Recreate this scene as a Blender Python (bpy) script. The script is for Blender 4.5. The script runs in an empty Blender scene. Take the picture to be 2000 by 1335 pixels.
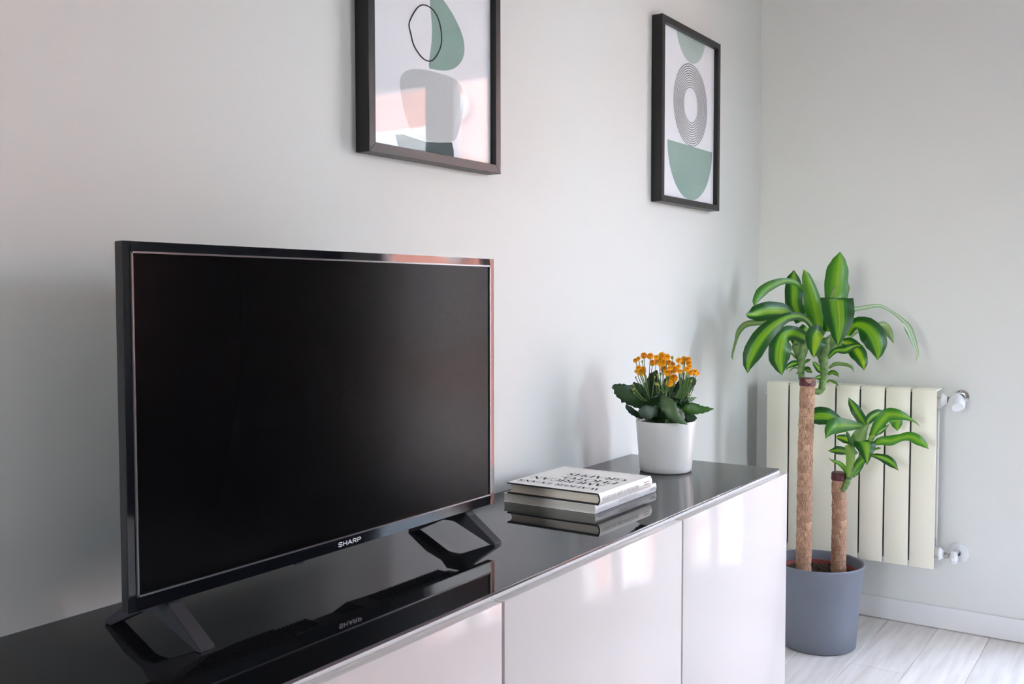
import bpy, bmesh, math, random
from mathutils import Vector, Matrix

# ---------------------------------------------------------------- camera, sky, sun, exposure
S = bpy.context.scene
COL = S.collection
cam_data = bpy.data.cameras.new('camera')
cam_data.sensor_width = 36.0
cam_data.lens = 34.803
cam_data.clip_start = 0.02
cam = bpy.data.objects.new('camera', cam_data)
COL.objects.link(cam)
right = Vector((0.56071912, -0.82800501, -0.00132818))
up = Vector((0.04026619, 0.02566574, 0.9988593))
fwd = Vector((0.82702642, 0.56013299, -0.04773188))
M = Matrix((right, up, -fwd)).transposed().to_4x4()
M.translation = Vector((-2.322064, -1.194638, 1.036215))
cam.matrix_world = M
S.camera = cam

world = bpy.data.worlds.new('daylight')
S.world = world
world.use_nodes = True
wn = world.node_tree
wn.nodes.clear()
sky = wn.nodes.new('ShaderNodeTexSky')
sky.sky_type = 'NISHITA'
sky.sun_disc = False
sky.sun_elevation = math.radians(52)
sky.sun_rotation = math.radians(-115)
sky.air_density = 1.0
sky.dust_density = 1.6
sky.ozone_density = 1.2
bg = wn.nodes.new('ShaderNodeBackground')
bg.inputs['Strength'].default_value = SKY_STRENGTH = 1.8
wo = wn.nodes.new('ShaderNodeOutputWorld')
soft = wn.nodes.new('ShaderNodeHueSaturation')          # thin haze: a paler blue all over
soft.inputs['Saturation'].default_value = .58
wn.links.new(sky.outputs[0], soft.inputs['Color'])
wn.links.new(soft.outputs[0], bg.inputs['Color'])
wn.links.new(bg.outputs[0], wo.inputs['Surface'])

sun_data = bpy.data.lights.new('sun', 'SUN')
sun_data.energy = 1.0
sun_data.angle = math.radians(0.6)
sun_data.color = (1.0, 0.97, 0.93)
sun = bpy.data.objects.new('sun', sun_data)
COL.objects.link(sun)
sun.rotation_euler = Vector((0.62, -0.25, -0.80)).to_track_quat('-Z', 'Y').to_euler()   # shines over the roof onto the house opposite

def portal(name, x, y, z, w, h, turn=False):
    d = bpy.data.lights.new(name, 'AREA')
    d.shape = 'RECTANGLE'; d.size = w; d.size_y = h
    d.cycles.is_portal = True
    o = bpy.data.objects.new(name, d); COL.objects.link(o)
    o.matrix_world = Matrix(((0, 0, 1, x), (1, 0, 0, y), (0, 1, 0, z), (0, 0, 0, 1))) if not turn else Matrix(((1, 0, 0, x), (0, 0, -1, y), (0, 1, 0, z), (0, 0, 0, 1)))
    return o
portal('door_portal', 1.04, -1.475, 1.0, 1.3, 2.0)
portal('window_portal', .3, -3.68, 1.35, 1.2, 1.9, True)
portal('window_portal', -4.58, -.55, 1.35, .8, .8).rotation_euler.z += math.pi  # portal for the added fill window in the back wall

vs = S.view_settings
vs.view_transform = 'Standard'
vs.look = 'None'
vs.gamma = 1.0
vs.use_curve_mapping = False
vs.exposure = 1.55
S.cycles.use_denoising = True
S.cycles.max_bounces = 14
S.cycles.diffuse_bounces = 8
S.cycles.glossy_bounces = 6
S.cycles.transparent_max_bounces = 12
S.cycles.sample_clamp_indirect = 8.0
S.cycles.caustics_reflective = False
S.cycles.caustics_refractive = False

# ---------------------------------------------------------------- materials
def mat(name, color=(.8, .8, .8), rough=.5, metal=0.0, spec=.5, coat=0.0):
    m = bpy.data.materials.new(name); m.use_nodes = True
    b = m.node_tree.nodes['Principled BSDF']
    b.inputs['Base Color'].default_value = (*color, 1)
    b.inputs['Roughness'].default_value = rough
    b.inputs['Metallic'].default_value = metal
    b.inputs['Specular IOR Level'].default_value = spec
    b.inputs['Coat Weight'].default_value = coat
    return m
def nt(m): return m.node_tree.nodes, m.node_tree.links, m.node_tree.nodes['Principled BSDF']
def noise_bump(m, scale, strength, dist=.002, detail=4):
    n, l, b = nt(m)
    tc = n.new('ShaderNodeTexCoord'); no = n.new('ShaderNodeTexNoise'); bu = n.new('ShaderNodeBump')
    no.inputs['Scale'].default_value = scale; no.inputs['Detail'].default_value = detail
    bu.inputs['Strength'].default_value = strength; bu.inputs['Distance'].default_value = dist
    l.new(tc.outputs['Object'], no.inputs['Vector']); l.new(no.outputs[0], bu.inputs['Height']); l.new(bu.outputs[0], b.inputs['Normal'])
    return no
def ramp(n, stops):
    r = n.new('ShaderNodeValToRGB')
    while len(r.color_ramp.elements) < len(stops): r.color_ramp.elements.new(.5)
    for e, (p, c) in zip(r.color_ramp.elements, stops):
        e.position = p; e.color = (*c, 1)
    return r
def noise_color(m, scale, c0, c1, lo=.35, hi=.65, stretch=(1, 1, 1), detail=4):
    n, l, b = nt(m)
    tc = n.new('ShaderNodeTexCoord'); mp = n.new('ShaderNodeMapping'); no = n.new('ShaderNodeTexNoise')
    mp.inputs['Scale'].default_value = stretch
    no.inputs['Scale'].default_value = scale; no.inputs['Detail'].default_value = detail
    r = ramp(n, [(lo, c0), (hi, c1)])
    l.new(tc.outputs['Object'], mp.inputs['Vector']); l.new(mp.outputs[0], no.inputs['Vector'])
    l.new(no.outputs[0], r.inputs[0]); l.new(r.outputs[0], b.inputs['Base Color'])
    return r
def glass_mat(name, rough=0.0, tint=(1, 1, 1), ior=1.5):
    m = bpy.data.materials.new(name); m.use_nodes = True
    n, l = m.node_tree.nodes, m.node_tree.links; n.clear()
    o = n.new('ShaderNodeOutputMaterial'); mx = n.new('ShaderNodeMixShader'); fr = n.new('ShaderNodeFresnel')
    t = n.new('ShaderNodeBsdfTransparent'); g = n.new('ShaderNodeBsdfGlossy')
    ge = n.new('ShaderNodeNewGeometry'); mr = n.new('ShaderNodeMapRange')      # both faces of the pane reflect alike
    mr.inputs['To Min'].default_value = ior; mr.inputs['To Max'].default_value = 1 / ior
    l.new(ge.outputs['Backfacing'], mr.inputs['Value']); l.new(mr.outputs[0], fr.inputs['IOR'])
    g.inputs['Roughness'].default_value = rough
    t.inputs['Color'].default_value = (*tint, 1)
    l.new(fr.outputs[0], mx.inputs[0]); l.new(t.outputs[0], mx.inputs[1]); l.new(g.outputs[0], mx.inputs[2]); l.new(mx.outputs[0], o.inputs['Surface'])
    return m

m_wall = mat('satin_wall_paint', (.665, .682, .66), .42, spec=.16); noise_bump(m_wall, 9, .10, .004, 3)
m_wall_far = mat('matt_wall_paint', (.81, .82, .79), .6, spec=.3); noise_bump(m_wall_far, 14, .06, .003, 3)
m_ceil = mat('ceiling_paint', (.62, .63, .63), .8)
m_trim = mat('white_lacquer', (.86, .86, .86), .35)
m_door = mat('white_high_gloss', (.65, .622, .60), .08, spec=.07)
m_carc = mat('white_foil', (.80, .80, .79), .35)
m_black_glass = mat('black_glass', (.008, .008, .009), .035, spec=.38)
m_edge = mat('glass_edge', (.10, .085, .09), .12, spec=.6)
m_piano = mat('black_piano_gloss', (.006, .007, .010), .05, spec=.6)
m_plastic = mat('black_plastic', (.012, .012, .013), .38)
m_plastic_soft = mat('charcoal_plastic', (.03, .03, .034), .42)
m_screen = mat('screen_panel', (.002, .002, .0022), .19, spec=.055)
m_lip = mat('grey_trim', (.16, .16, .17), .22, metal=.6)
m_logo = mat('silver_lettering', (.75, .78, .82), .3)
m_frame = mat('dark_stained_wood', (.010, .0095, .010), .36, spec=.4)
noise_bump(m_frame, 60, .12, .0006)
m_paper = mat('poster_paper', (.82, .85, .89), .8)
m_green = mat('sage_green_print', (.23, .37, .32), .8); noise_color(m_green, 7, (.21, .35, .30), (.27, .41, .36))
m_pale_green = mat('pale_sage_print', (.42, .55, .52), .8); noise_color(m_pale_green, 7, (.37, .50, .47), (.44, .56, .53))
m_grey_print = mat('grey_print', (.52, .56, .57), .8)
m_slate_print = mat('slate_green_print', (.055, .095, .10), .8)
m_ink = mat('black_ink', (.02, .02, .025), .8)
m_pane = glass_mat('clear_pane')
m_glazing = glass_mat('picture_glazing', ior=1.30)
m_wall_room = mat('grey_wall_paint', (.50, .51, .51), .6, spec=.3)
m_cover = mat('cream_dust_jacket', (.90, .875, .82), .45)
m_cover_white = mat('white_dust_jacket', (.76, .76, .76), .4)
m_board = mat('black_cloth_board', (.02, .017, .015), .6)
m_pages = mat('paper_block', (.56, .48, .40), .85)
noise_color(m_pages, 30, (.74, .64, .52), (.84, .74, .62), stretch=(1, 1, 40))
m_pages2 = mat('grey_paper_block', (.52, .49, .43), .85)
noise_color(m_pages2, 30, (.66, .61, .53), (.75, .71, .63), stretch=(1, 1, 40))
m_ink_grey = mat('grey_ink', (.36, .35, .35), .7)
m_ink_pale = mat('pale_ink', (.56, .56, .58), .7)
m_ink_red = mat('faded_red_ink', (.52, .40, .38), .7)
m_pot = mat('white_plastic_pot', (.70, .69, .67), .28)
m_planter = mat('blue_grey_planter', (.16, .175, .215), .55)
noise_color(m_planter, 6, (.150, .165, .205), (.172, .187, .226))
m_liner = mat('terracotta_nursery_pot', (.22, .045, .03), .5)
m_soil = mat('potting_soil', (.04, .025, .017), .95)
noise_color(m_soil, 90, (.018, .011, .008), (.10, .062, .04))
m_wax = mat('burgundy_wax', (.085, .012, .016), .45)
m_rad = mat('cream_radiator_enamel', (.92, .88, .73), .32)
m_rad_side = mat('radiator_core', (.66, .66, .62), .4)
m_gap = mat('gap_shade', (.03, .03, .03), .7)  # near-black colour painting the shade between radiator sections
m_chrome = mat('chrome', (.75, .75, .76), .12, metal=1)
m_brass = mat('dull_brass', (.17, .12, .085), .35, metal=.8)
m_white_plastic = mat('white_plastic', (.82, .84, .86), .3)
m_steel = mat('satin_steel', (.5, .5, .5), .3, metal=1)

def plank_mat():
    m = mat('whitewashed_oak', (.6, .58, .56), .38)
    n, l, b = nt(m)
    tc = n.new('ShaderNodeTexCoord'); mp = n.new('ShaderNodeMapping'); no = n.new('ShaderNodeTexNoise')
    oi = n.new('ShaderNodeObjectInfo'); ad = n.new('ShaderNodeVectorMath')
    mp.inputs['Scale'].default_value = (1.2, 16, 4)
    no.inputs['Scale'].default_value = 3; no.inputs['Detail'].default_value = 6
    r = ramp(n, [(.3, (.66, .61, .56)), (.55, (.79, .755, .715)), (.75, (.85, .82, .785))])
    l.new(tc.outputs['Object'], ad.inputs[0]); l.new(oi.outputs['Location'], ad.inputs[1]); l.new(ad.outputs[0], mp.inputs['Vector'])
    l.new(mp.outputs[0], no.inputs['Vector']); l.new(no.outputs[0], r.inputs[0])
    hs = n.new('ShaderNodeHueSaturation'); mr = n.new('ShaderNodeMapRange')
    mr.inputs['To Min'].default_value = .94; mr.inputs['To Max'].default_value = 1.06
    l.new(oi.outputs['Random'], mr.inputs['Value']); l.new(mr.outputs[0], hs.inputs['Value'])
    l.new(r.outputs[0], hs.inputs['Color']); l.new(hs.outputs[0], b.inputs['Base Color'])
    bu = n.new('ShaderNodeBump'); bu.inputs['Strength'].default_value = .08; bu.inputs['Distance'].default_value = .001
    l.new(no.outputs[0], bu.inputs['Height']); l.new(bu.outputs[0], b.inputs['Normal'])
    return m
m_plank = plank_mat()
m_dark_wood = mat('black_brown_wood', (.012, .011, .010), .6, spec=.2); noise_bump(m_dark_wood, 40, .1, .001)

def bark_mat():
    m = mat('cane_bark', (.4, .25, .16), .8)
    n, l, b = nt(m)
    uv = n.new('ShaderNodeUVMap'); br = n.new('ShaderNodeTexBrick'); no = n.new('ShaderNodeTexNoise'); mx = n.new('ShaderNodeMixRGB')
    br.inputs['Scale'].default_value = 1.0
    br.inputs['Brick Width'].default_value = 1.1; br.inputs['Row Height'].default_value = 1.15
    br.inputs['Mortar Size'].default_value = .022; br.inputs['Mortar Smooth'].default_value = .6
    br.inputs['Color1'].default_value = (.52, .33, .22, 1); br.inputs['Color2'].default_value = (.37, .215, .14, 1); br.inputs['Mortar'].default_value = (.15, .075, .045, 1)
    wob = n.new('ShaderNodeVectorMath'); wob.operation = 'ADD'
    n2 = n.new('ShaderNodeTexNoise'); n2.inputs['Scale'].default_value = 1.3
    sc = n.new('ShaderNodeVectorMath'); sc.operation = 'SCALE'; sc.inputs['Scale'].default_value = .9
    l.new(uv.outputs[0], n2.inputs['Vector']); l.new(n2.outputs['Color'], sc.inputs[0]); l.new(sc.outputs[0], wob.inputs[1]); l.new(uv.outputs[0], wob.inputs[0])
    l.new(wob.outputs[0], br.inputs['Vector'])
    mp = n.new('ShaderNodeMapping'); mp.inputs['Scale'].default_value = (14, 1.2, 1)
    no.inputs['Scale'].default_value = 1.0; no.inputs['Detail'].default_value = 6
    l.new(uv.outputs[0], mp.inputs['Vector']); l.new(mp.outputs[0], no.inputs['Vector'])
    r = ramp(n, [(.32, (.45, .41, .38)), (.66, (1.4, 1.36, 1.3))])
    l.new(no.outputs[0], r.inputs[0])
    mx.blend_type = 'MULTIPLY'; mx.inputs[0].default_value = 1
    l.new(br.outputs[0], mx.inputs[1]); l.new(r.outputs[0], mx.inputs[2]); l.new(mx.outputs[0], b.inputs['Base Color'])
    bu = n.new('ShaderNodeBump'); bu.inputs['Strength'].default_value = .6; bu.inputs['Distance'].default_value = .002
    l.new(mx.outputs[0], bu.inputs['Height']); l.new(bu.outputs[0], b.inputs['Normal'])
    return m
m_bark = bark_mat()

def leaf_mat(name, stops, trans=.35, rough=.34, stripes=True, mottled=False):
    """leaf coloured across its width: u = 0 / 1 at the edges, 0.5 at the midrib"""
    m = mat(name, (.05, .2, .02), rough)
    n, l, b = nt(m)
    uv = n.new('ShaderNodeUVMap'); sep = n.new('ShaderNodeSeparateXYZ'); mp = n.new('ShaderNodeMapping'); no = n.new('ShaderNodeTexNoise')
    l.new(uv.outputs[0], mp.inputs['Vector'])
    mp.inputs['Scale'].default_value = (16, .7, 1) if stripes else (3, 3, 1)
    no.inputs['Scale'].default_value = 1.0; no.inputs['Detail'].default_value = 3
    l.new(mp.outputs[0], no.inputs['Vector']); l.new(uv.outputs[0], sep.inputs[0])
    a = n.new('ShaderNodeMath'); a.operation = 'SUBTRACT'; a.inputs[1].default_value = .5
    ab = n.new('ShaderNodeMath'); ab.operation = 'ABSOLUTE'
    ml = n.new('ShaderNodeMath'); ml.operation = 'MULTIPLY_ADD'; ml.inputs[1].default_value = 2.0
    ns = n.new('ShaderNodeMath'); ns.operation = 'MULTIPLY_ADD'; ns.inputs[1].default_value = .62; ns.inputs[2].default_value = -.31
    l.new(sep.outputs[0], a.inputs[0]); l.new(a.outputs[0], ab.inputs[0]); l.new(ab.outputs[0], ml.inputs[0])
    l.new(no.outputs[0], ns.inputs[0]); l.new(ns.outputs[0], ml.inputs[2])
    r = ramp(n, stops); l.new(ml.outputs[0], r.inputs[0])
    l.new(r.outputs[0], b.inputs['Base Color'])
    tr = n.new('ShaderNodeBsdfTranslucent'); mx = n.new('ShaderNodeMixShader'); mx.inputs[0].default_value = trans
    hs = n.new('ShaderNodeHueSaturation'); hs.inputs['Value'].default_value = 1.5; hs.inputs['Saturation'].default_value = 1.1
    l.new(r.outputs[0], hs.inputs['Color']); l.new(hs.outputs[0], tr.inputs['Color'])
    out = n['Material Output']
    l.new(b.outputs[0], mx.inputs[1]); l.new(tr.outputs[0], mx.inputs[2]); l.new(mx.outputs[0], out.inputs['Surface'])
    bu = n.new('ShaderNodeBump'); bu.inputs['Strength'].default_value = .12; bu.inputs['Distance'].default_value = .001
    l.new(no.outputs[0], bu.inputs['Height']); l.new(bu.outputs[0], b.inputs['Normal'])
    return m
DK, MD, LT, YL = (.012, .075, .010), (.030, .150, .012), (.11, .30, .02), (.27, .43, .02)
LEAF = {
    0: leaf_mat('leaf_mid_green', [(.0, LT), (.35, (.07, .22, .03)), (.75, (.045, .16, .025)), (1, (.03, .12, .02))]),
    1: leaf_mat('leaf_striped', [(.0, YL), (.10, LT), (.20, (.20, .38, .02)), (.32, LT), (.42, MD), (.6, DK), (1, DK)]),
    2: leaf_mat('leaf_bright', [(.0, (.22, .42, .02)), (.35, LT), (.65, (.05, .21, .012)), (1, MD)]),
    3: leaf_mat('leaf_pale', [(.0, (.24, .34, .11)), (.5, (.14, .25, .07)), (1, (.09, .18, .05))]),
    4: leaf_mat('leaf_yellow_striped', [(.0, (.33, .47, .015)), (.30, (.20, .38, .02)), (.48, MD), (.7, DK), (1, DK)]),
    5: leaf_mat('leaf_painted_shine', [(.0, (.42, .50, .34)), (.6, (.26, .38, .20)), (1, (.16, .28, .12))], rough=.12),  # whitish shine of the arching leaf painted into its colour
    6: leaf_mat('leaf_green', [(.0, (.15, .33, .02)), (.22, (.07, .23, .02)), (.5, (.035, .15, .02)), (1, (.03, .13, .02))]),
    7: leaf_mat('leaf_young_pale', [(.0, (.26, .40, .08)), (.6, (.20, .35, .06)), (1, (.15, .30, .04))]),
    8: leaf_mat('leaf_deep_green', [(.0, MD), (.5, (.03, .12, .02)), (1, DK)]),
}
m_shoot = mat('green_shoot', (.11, .20, .05), .5)
noise_color(m_shoot, 45, (.06, .13, .03), (.17, .28, .08), stretch=(1, 1, 2))
KLEAF = {
    0: leaf_mat('kalanchoe_leaf', [(.0, (.045, .095, .035)), (1, (.030, .065, .030))], .15, .42, False),
    1: leaf_mat('kalanchoe_leaf_dark', [(.0, (.018, .050, .016)), (1, (.014, .036, .014))], .12, .42, False),
    2: leaf_mat('kalanchoe_leaf_grey', [(.0, (.055, .085, .055)), (1, (.045, .075, .045))], .1, .5, False),
    3: leaf_mat('kalanchoe_leaf_mid', [(.0, (.085, .15, .055)), (1, (.055, .105, .045))], .15, .42, False),
    4: leaf_mat('kalanchoe_leaf_fresh', [(.0, (.055, .150, .025)), (1, (.035, .105, .022))], .2, .4, False),
    5: leaf_mat('kalanchoe_leaf_pale', [(.0, (.30, .34, .27)), (1, (.2, .25, .18))], .1, .45, False),
}
m_petal = mat('orange_petal', (.85, .36, .01), .5)
noise_color(m_petal, 55, (.90, .36, .004), (.98, .58, .015))
m_bud = mat('yellow_green_bud', (.33, .36, .06), .5)
m_kstem = mat('flower_stem', (.10, .19, .05), .5)

m_salmon = mat('salmon_render', (.56, .24, .18), .85); noise_color(m_salmon, 2, (.54, .23, .17), (.59, .26, .20))
m_parapet = mat('pale_parapet_render', (.46, .36, .33), .85)
m_shutter = mat('white_shutter', (.66, .66, .65), .6)
m_tile = mat('terracotta_paving', (.40, .33, .30), .6)
m_pvc = mat('window_pvc', (.78, .79, .80), .3)

# ---------------------------------------------------------------- helpers
def link(name, bm, m, parent=None, smooth=False, auto=None):
    me = bpy.data.meshes.new(name)
    bm.normal_update(); bm.to_mesh(me); bm.free()
    for mm in (m if isinstance(m, (list, tuple)) else [m]): me.materials.append(mm)
    if smooth:
        for p in me.polygons: p.use_smooth = True
        if auto: me.set_sharp_from_angle(angle=math.radians(auto))
    o = bpy.data.objects.new(name, me); COL.objects.link(o)
    if parent is not None:
        o.parent = parent
        o.location = -parent.location if parent.type == 'EMPTY' else (0, 0, 0)
    return o
def thing(name, label, cat, loc=(0, 0, 0), group=None, kind=None):
    o = bpy.data.objects.new(name, None); COL.objects.link(o)
    o.empty_display_size = .05; o.location = loc
    o['label'] = label; o['category'] = cat
    if group: o['group'] = group
    if kind: o['kind'] = kind
    return o
def struct(name, bm, m, **k):
    o = link(name, bm, m, **k); o['kind'] = 'structure'; return o
def box(bm, a, b, bevel=0, seg=2, mi=0):
    a, b = Vector(a), Vector(b)
    lo = Vector(map(min, a, b)); hi = Vector(map(max, a, b))
    r = bmesh.ops.create_cube(bm, size=1, matrix=Matrix.Translation((lo + hi) / 2) @ Matrix.Diagonal((*(hi - lo), 1)))
    fs = {f for v in r['verts'] for f in v.link_faces}
    for f in fs: f.material_index = mi
    if bevel:
        es = list({e for v in r['verts'] for e in v.link_edges})
        q = bmesh.ops.bevel(bm, geom=es, offset=bevel, segments=seg, profile=.5, affect='EDGES', clamp_overlap=True)
        for f in q['faces']: f.material_index = mi
    return bm
def boxes(*bs, bevel=0, seg=2):
    bm = bmesh.new()
    for a, b in bs: box(bm, a, b, bevel, seg)
    return bm
def lathe(prof, n=48, center=(0, 0, 0), axis=Vector((0, 0, 1)), uv=False):
    """prof: list of (radius, height) from bottom to top"""
    bm = bmesh.new(); q = Vector((0, 0, 1)).rotation_difference(Vector(axis)); c = Vector(center)
    rings = []
    for r, h in prof:
        if r < 1e-6: rings.append([bm.verts.new(c + q @ Vector((0, 0, h)))])
        else: rings.append([bm.verts.new(c + q @ Vector((r * math.cos(2 * math.pi * i / n), r * math.sin(2 * math.pi * i / n), h))) for i in range(n)])
    for A, B in zip(rings, rings[1:]):
        for i in range(n):
            j = (i + 1) % n
            if len(A) == 1 and len(B) == 1: continue
            if len(A) == 1: bm.faces.new((A[0], B[j], B[i]))
            elif len(B) == 1: bm.faces.new((A[i], A[j], B[0]))
            else: bm.faces.new((A[i], A[j], B[j], B[i]))
    bmesh.ops.recalc_face_normals(bm, faces=bm.faces)
    return bm
def catmull(P, n):
    P = [Vector(p) for p in P]
    Q = [2 * P[0] - P[1]] + P + [2 * P[-1] - P[-2]]
    out = []
    for k in range(n):
        t = k / (n - 1) * (len(P) - 1); i = min(int(t), len(P) - 2); u = t - i
        a, b, c, d = Q[i:i + 4]
        out.append(.5 * ((2 * b) + (c - a) * u + (2 * a - 5 * b + 4 * c - d) * u * u + (3 * b - a - 3 * c + d) * u ** 3))
    return out
def lerp_list(H, n):
    out = []
    for k in range(n):
        t = k / (n - 1) * (len(H) - 1); i = min(int(t), len(H) - 2); u = t - i
        u = u * u * (3 - 2 * u) * .5 + u * .5
        out.append(H[i] * (1 - u) + H[i + 1] * u)
    return out
def tube(pts, rad, n=10, cap=True, bm=None):
    bm = bm or bmesh.new()
    pts = [Vector(p) for p in pts]
    rad = rad if isinstance(rad, (list, tuple)) else [rad] * len(pts)
    ref = Vector((.31, .52, .8)).normalized(); rings = []
    for i, p in enumerate(pts):
        t = (pts[min(i + 1, len(pts) - 1)] - pts[max(i - 1, 0)]).normalized()
        a = t.cross(ref)
        if a.length < .1: a = t.cross(Vector((1, 0, 0)))
        a.normalize(); b = t.cross(a)
        rings.append([bm.verts.new(p + (a * math.cos(2 * math.pi * k / n) + b * math.sin(2 * math.pi * k / n)) * rad[i]) for k in range(n)])
    for A, B in zip(rings, rings[1:]):
        for k in range(n): bm.faces.new((A[k], A[(k + 1) % n], B[(k + 1) % n], B[k]))
    if cap:
        bm.faces.new(rings[0][::-1]); bm.faces.new(rings[-1])
    bmesh.ops.recalc_face_normals(bm, faces=bm.faces)
    return bm
def prism(poly, to3, t0, t1, bm=None):
    """extrude a 2-D outline; to3(u, v, w) places it"""
    bm = bm or bmesh.new()
    A = [bm.verts.new(to3(u, v, t0)) for u, v in poly]; B = [bm.verts.new(to3(u, v, t1)) for u, v in poly]
    n = len(poly)
    bm.faces.new(A); bm.faces.new(B[::-1])
    for i in range(n): bm.faces.new((A[i], B[i], B[(i + 1) % n], A[(i + 1) % n]))
    bmesh.ops.recalc_face_normals(bm, faces=bm.faces)
    return bm
def smooth_loop(P, n):
    m = len(P); out = []
    for k in range(n):
        t = k / n * m; i = int(t); u = t - i
        a, b, c, d = (Vector((*P[(i + j) % m], 0)) for j in (-1, 0, 1, 2))
        v = .5 * ((2 * b) + (c - a) * u + (2 * a - 5 * b + 4 * c - d) * u * u + (3 * b - a - 3 * c + d) * u ** 3)
        out.append((v.x, v.y))
    return out

# serif capitals drawn stroke by stroke: each stroke a polyline with a pen width per point
T, t_ = .17, .06
def arc(cx, cy, rx, ry, a0, a1, n=14, thick=T, thin=t_):
    out = []
    for k in range(n + 1):
        a = math.radians(a0 + (a1 - a0) * k / n)
        out.append((cx + rx * math.cos(a), cy + ry * math.sin(a), thin + (thick - thin) * abs(math.cos(a)) ** 1.5))
    return out
def ln(x0, y0, x1, y1, w): return [(x0, y0, w), (x1, y1, w)]
def serif(x, y, w=.34): return ln(x - w / 2, y, x + w / 2, y, t_)
GLYPH = {
    'W': (1.2, [ln(.12, 1, .40, 0, T), ln(.40, 0, .62, .95, t_), ln(.62, .95, .86, 0, T), ln(.86, 0, 1.10, 1, t_), serif(.12, .98), serif(.60, .98), serif(1.10, .98, .26)]),
    'A': (.95, [ln(.12, 0, .46, 1, t_), ln(.46, 1, .82, 0, T), ln(.24, .36, .68, .36, t_), serif(.12, .02, .28), serif(.82, .02)]),
    'L': (.72, [ln(.16, 0, .16, 1, T), ln(.16, .03, .66, .03, t_), ln(.65, .03, .67, .25, t_), serif(.16, .98)]),
    'K': (.88, [ln(.16, 0, .16, 1, T), ln(.2, .42, .68, .98, t_), ln(.36, .60, .76, 0, T), serif(.16, .02), serif(.16, .98), serif(.68, .98, .28), serif(.78, .02, .28)]),
    'E': (.74, [ln(.16, 0, .16, 1, T), ln(.16, .97, .62, .97, t_), ln(.16, .52, .54, .52, t_), ln(.16, .03, .66, .03, t_), ln(.62, .97, .63, .78, t_), ln(.66, .03, .68, .24, t_)]),
    'R': (.88, [ln(.16, 0, .16, 1, T), ln(.16, .97, .40, .97, t_), arc(.40, .74, .26, .23, 90, -90), ln(.16, .51, .40, .51, t_), ln(.42, .5, .78, 0, T), serif(.16, .02)]),
    'V': (.92, [ln(.12, 1, .46, 0, T), ln(.46, 0, .80, 1, t_), serif(.12, .98), serif(.80, .98, .26)]),
    'N': (.98, [ln(.15, 0, .15, 1, t_), ln(.15, 1, .80, 0, T), ln(.80, 0, .80, 1, t_), serif(.15, .02, .26), serif(.80, .98, .26)]),
    'S': (.66, [[(.56, .76, t_), (.52, .93, .07), (.34, .98, .06), (.16, .88, .12), (.14, .72, .16), (.30, .56, T), (.48, .42, T), (.54, .24, .15), (.46, .07, .1), (.28, .02, .06), (.13, .10, .07), (.10, .27, t_)]]),
    'M': (1.15, [ln(.15, 0, .18, 1, t_), ln(.18, 1, .56, .04, T), ln(.56, .04, .94, 1, t_), ln(.94, 1, .98, 0, T), serif(.15, .02, .26), serif(.98, .02)]),
    'I': (.36, [ln(.18, 0, .18, 1, T), serif(.18, .02), serif(.18, .98)]),
    'C': (.86, [arc(.48, .5, .38, .5, 50, 310, 20), ln(.74, .88, .75, .68, t_)]),
    'P': (.78, [ln(.16, 0, .16, 1, T), ln(.16, .97, .42, .97, t_), arc(.42, .72, .27, .25, 90, -90), ln(.16, .47, .42, .47, t_), serif(.16, .02)]),
    'H': (.98, [ln(.18, 0, .18, 1, T), ln(.80, 0, .80, 1, T), ln(.18, .52, .80, .52, t_), serif(.18, .02), serif(.18, .98), serif(.80, .02), serif(.80, .98)]),
    'O': (.98, [arc(.49, .5, .40, .5, 0, 360, 28)]),
    'T': (.80, [ln(.40, 0, .40, 1, T), ln(.06, .97, .74, .97, t_), ln(.06, .97, .05, .76, t_), ln(.74, .97, .75, .76, t_), serif(.40, .02)]),
    'G': (.95, [arc(.48, .5, .38, .5, 50, 330, 20), ln(.80, .04, .80, .44, T), serif(.78, .44, .3)]),
    'D': (.95, [ln(.16, 0, .16, 1, T), ln(.16, .97, .40, .97, t_), arc(.40, .5, .42, .47, 90, -90), ln(.16, .03, .40, .03, t_)]),
    'U': (.95, [ln(.16, .32, .16, 1, T), arc(.48, .32, .32, .32, 180, 360), ln(.80, .32, .80, 1, t_), serif(.16, .98), serif(.80, .98, .26)]),
    'F': (.70, [ln(.16, 0, .16, 1, T), ln(.16, .97, .62, .97, t_), ln(.16, .52, .52, .52, t_), serif(.16, .02)]),
    '-': (.42, [ln(.06, .40, .34, .40, .09)]),
    ' ': (.45, []),
}
def stroke_bm(bm, pts, place):
    n = len(pts); L = []; Rr = []
    for i, (x, y, w) in enumerate(pts):
        x0, y0, _ = pts[max(i - 1, 0)]; x1, y1, _ = pts[min(i + 1, n - 1)]
        d = Vector((x1 - x0, y1 - y0)); d.normalize(); nx, ny = -d.y * w / 2, d.x * w / 2
        L.append(bm.verts.new(place(x + nx, y + ny))); Rr.append(bm.verts.new(place(x - nx, y - ny)))
    for i in range(n - 1): bm.faces.new((L[i], Rr[i], Rr[i + 1], L[i + 1]))
def lettering(text, name, parent, m, place, width, height):
    """place(u, v): metres along the line and above the baseline -> world point"""
    tot = sum(GLYPH[c][0] for c in text); bm = bmesh.new(); x = 0; kx = width / tot
    for c in text:
        adv, strokes = GLYPH[c]
        for s in strokes: stroke_bm(bm, s, lambda a, b: place((x + a) * kx, b * height))
        x += adv
    return link(name, bm, m, parent)

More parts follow.
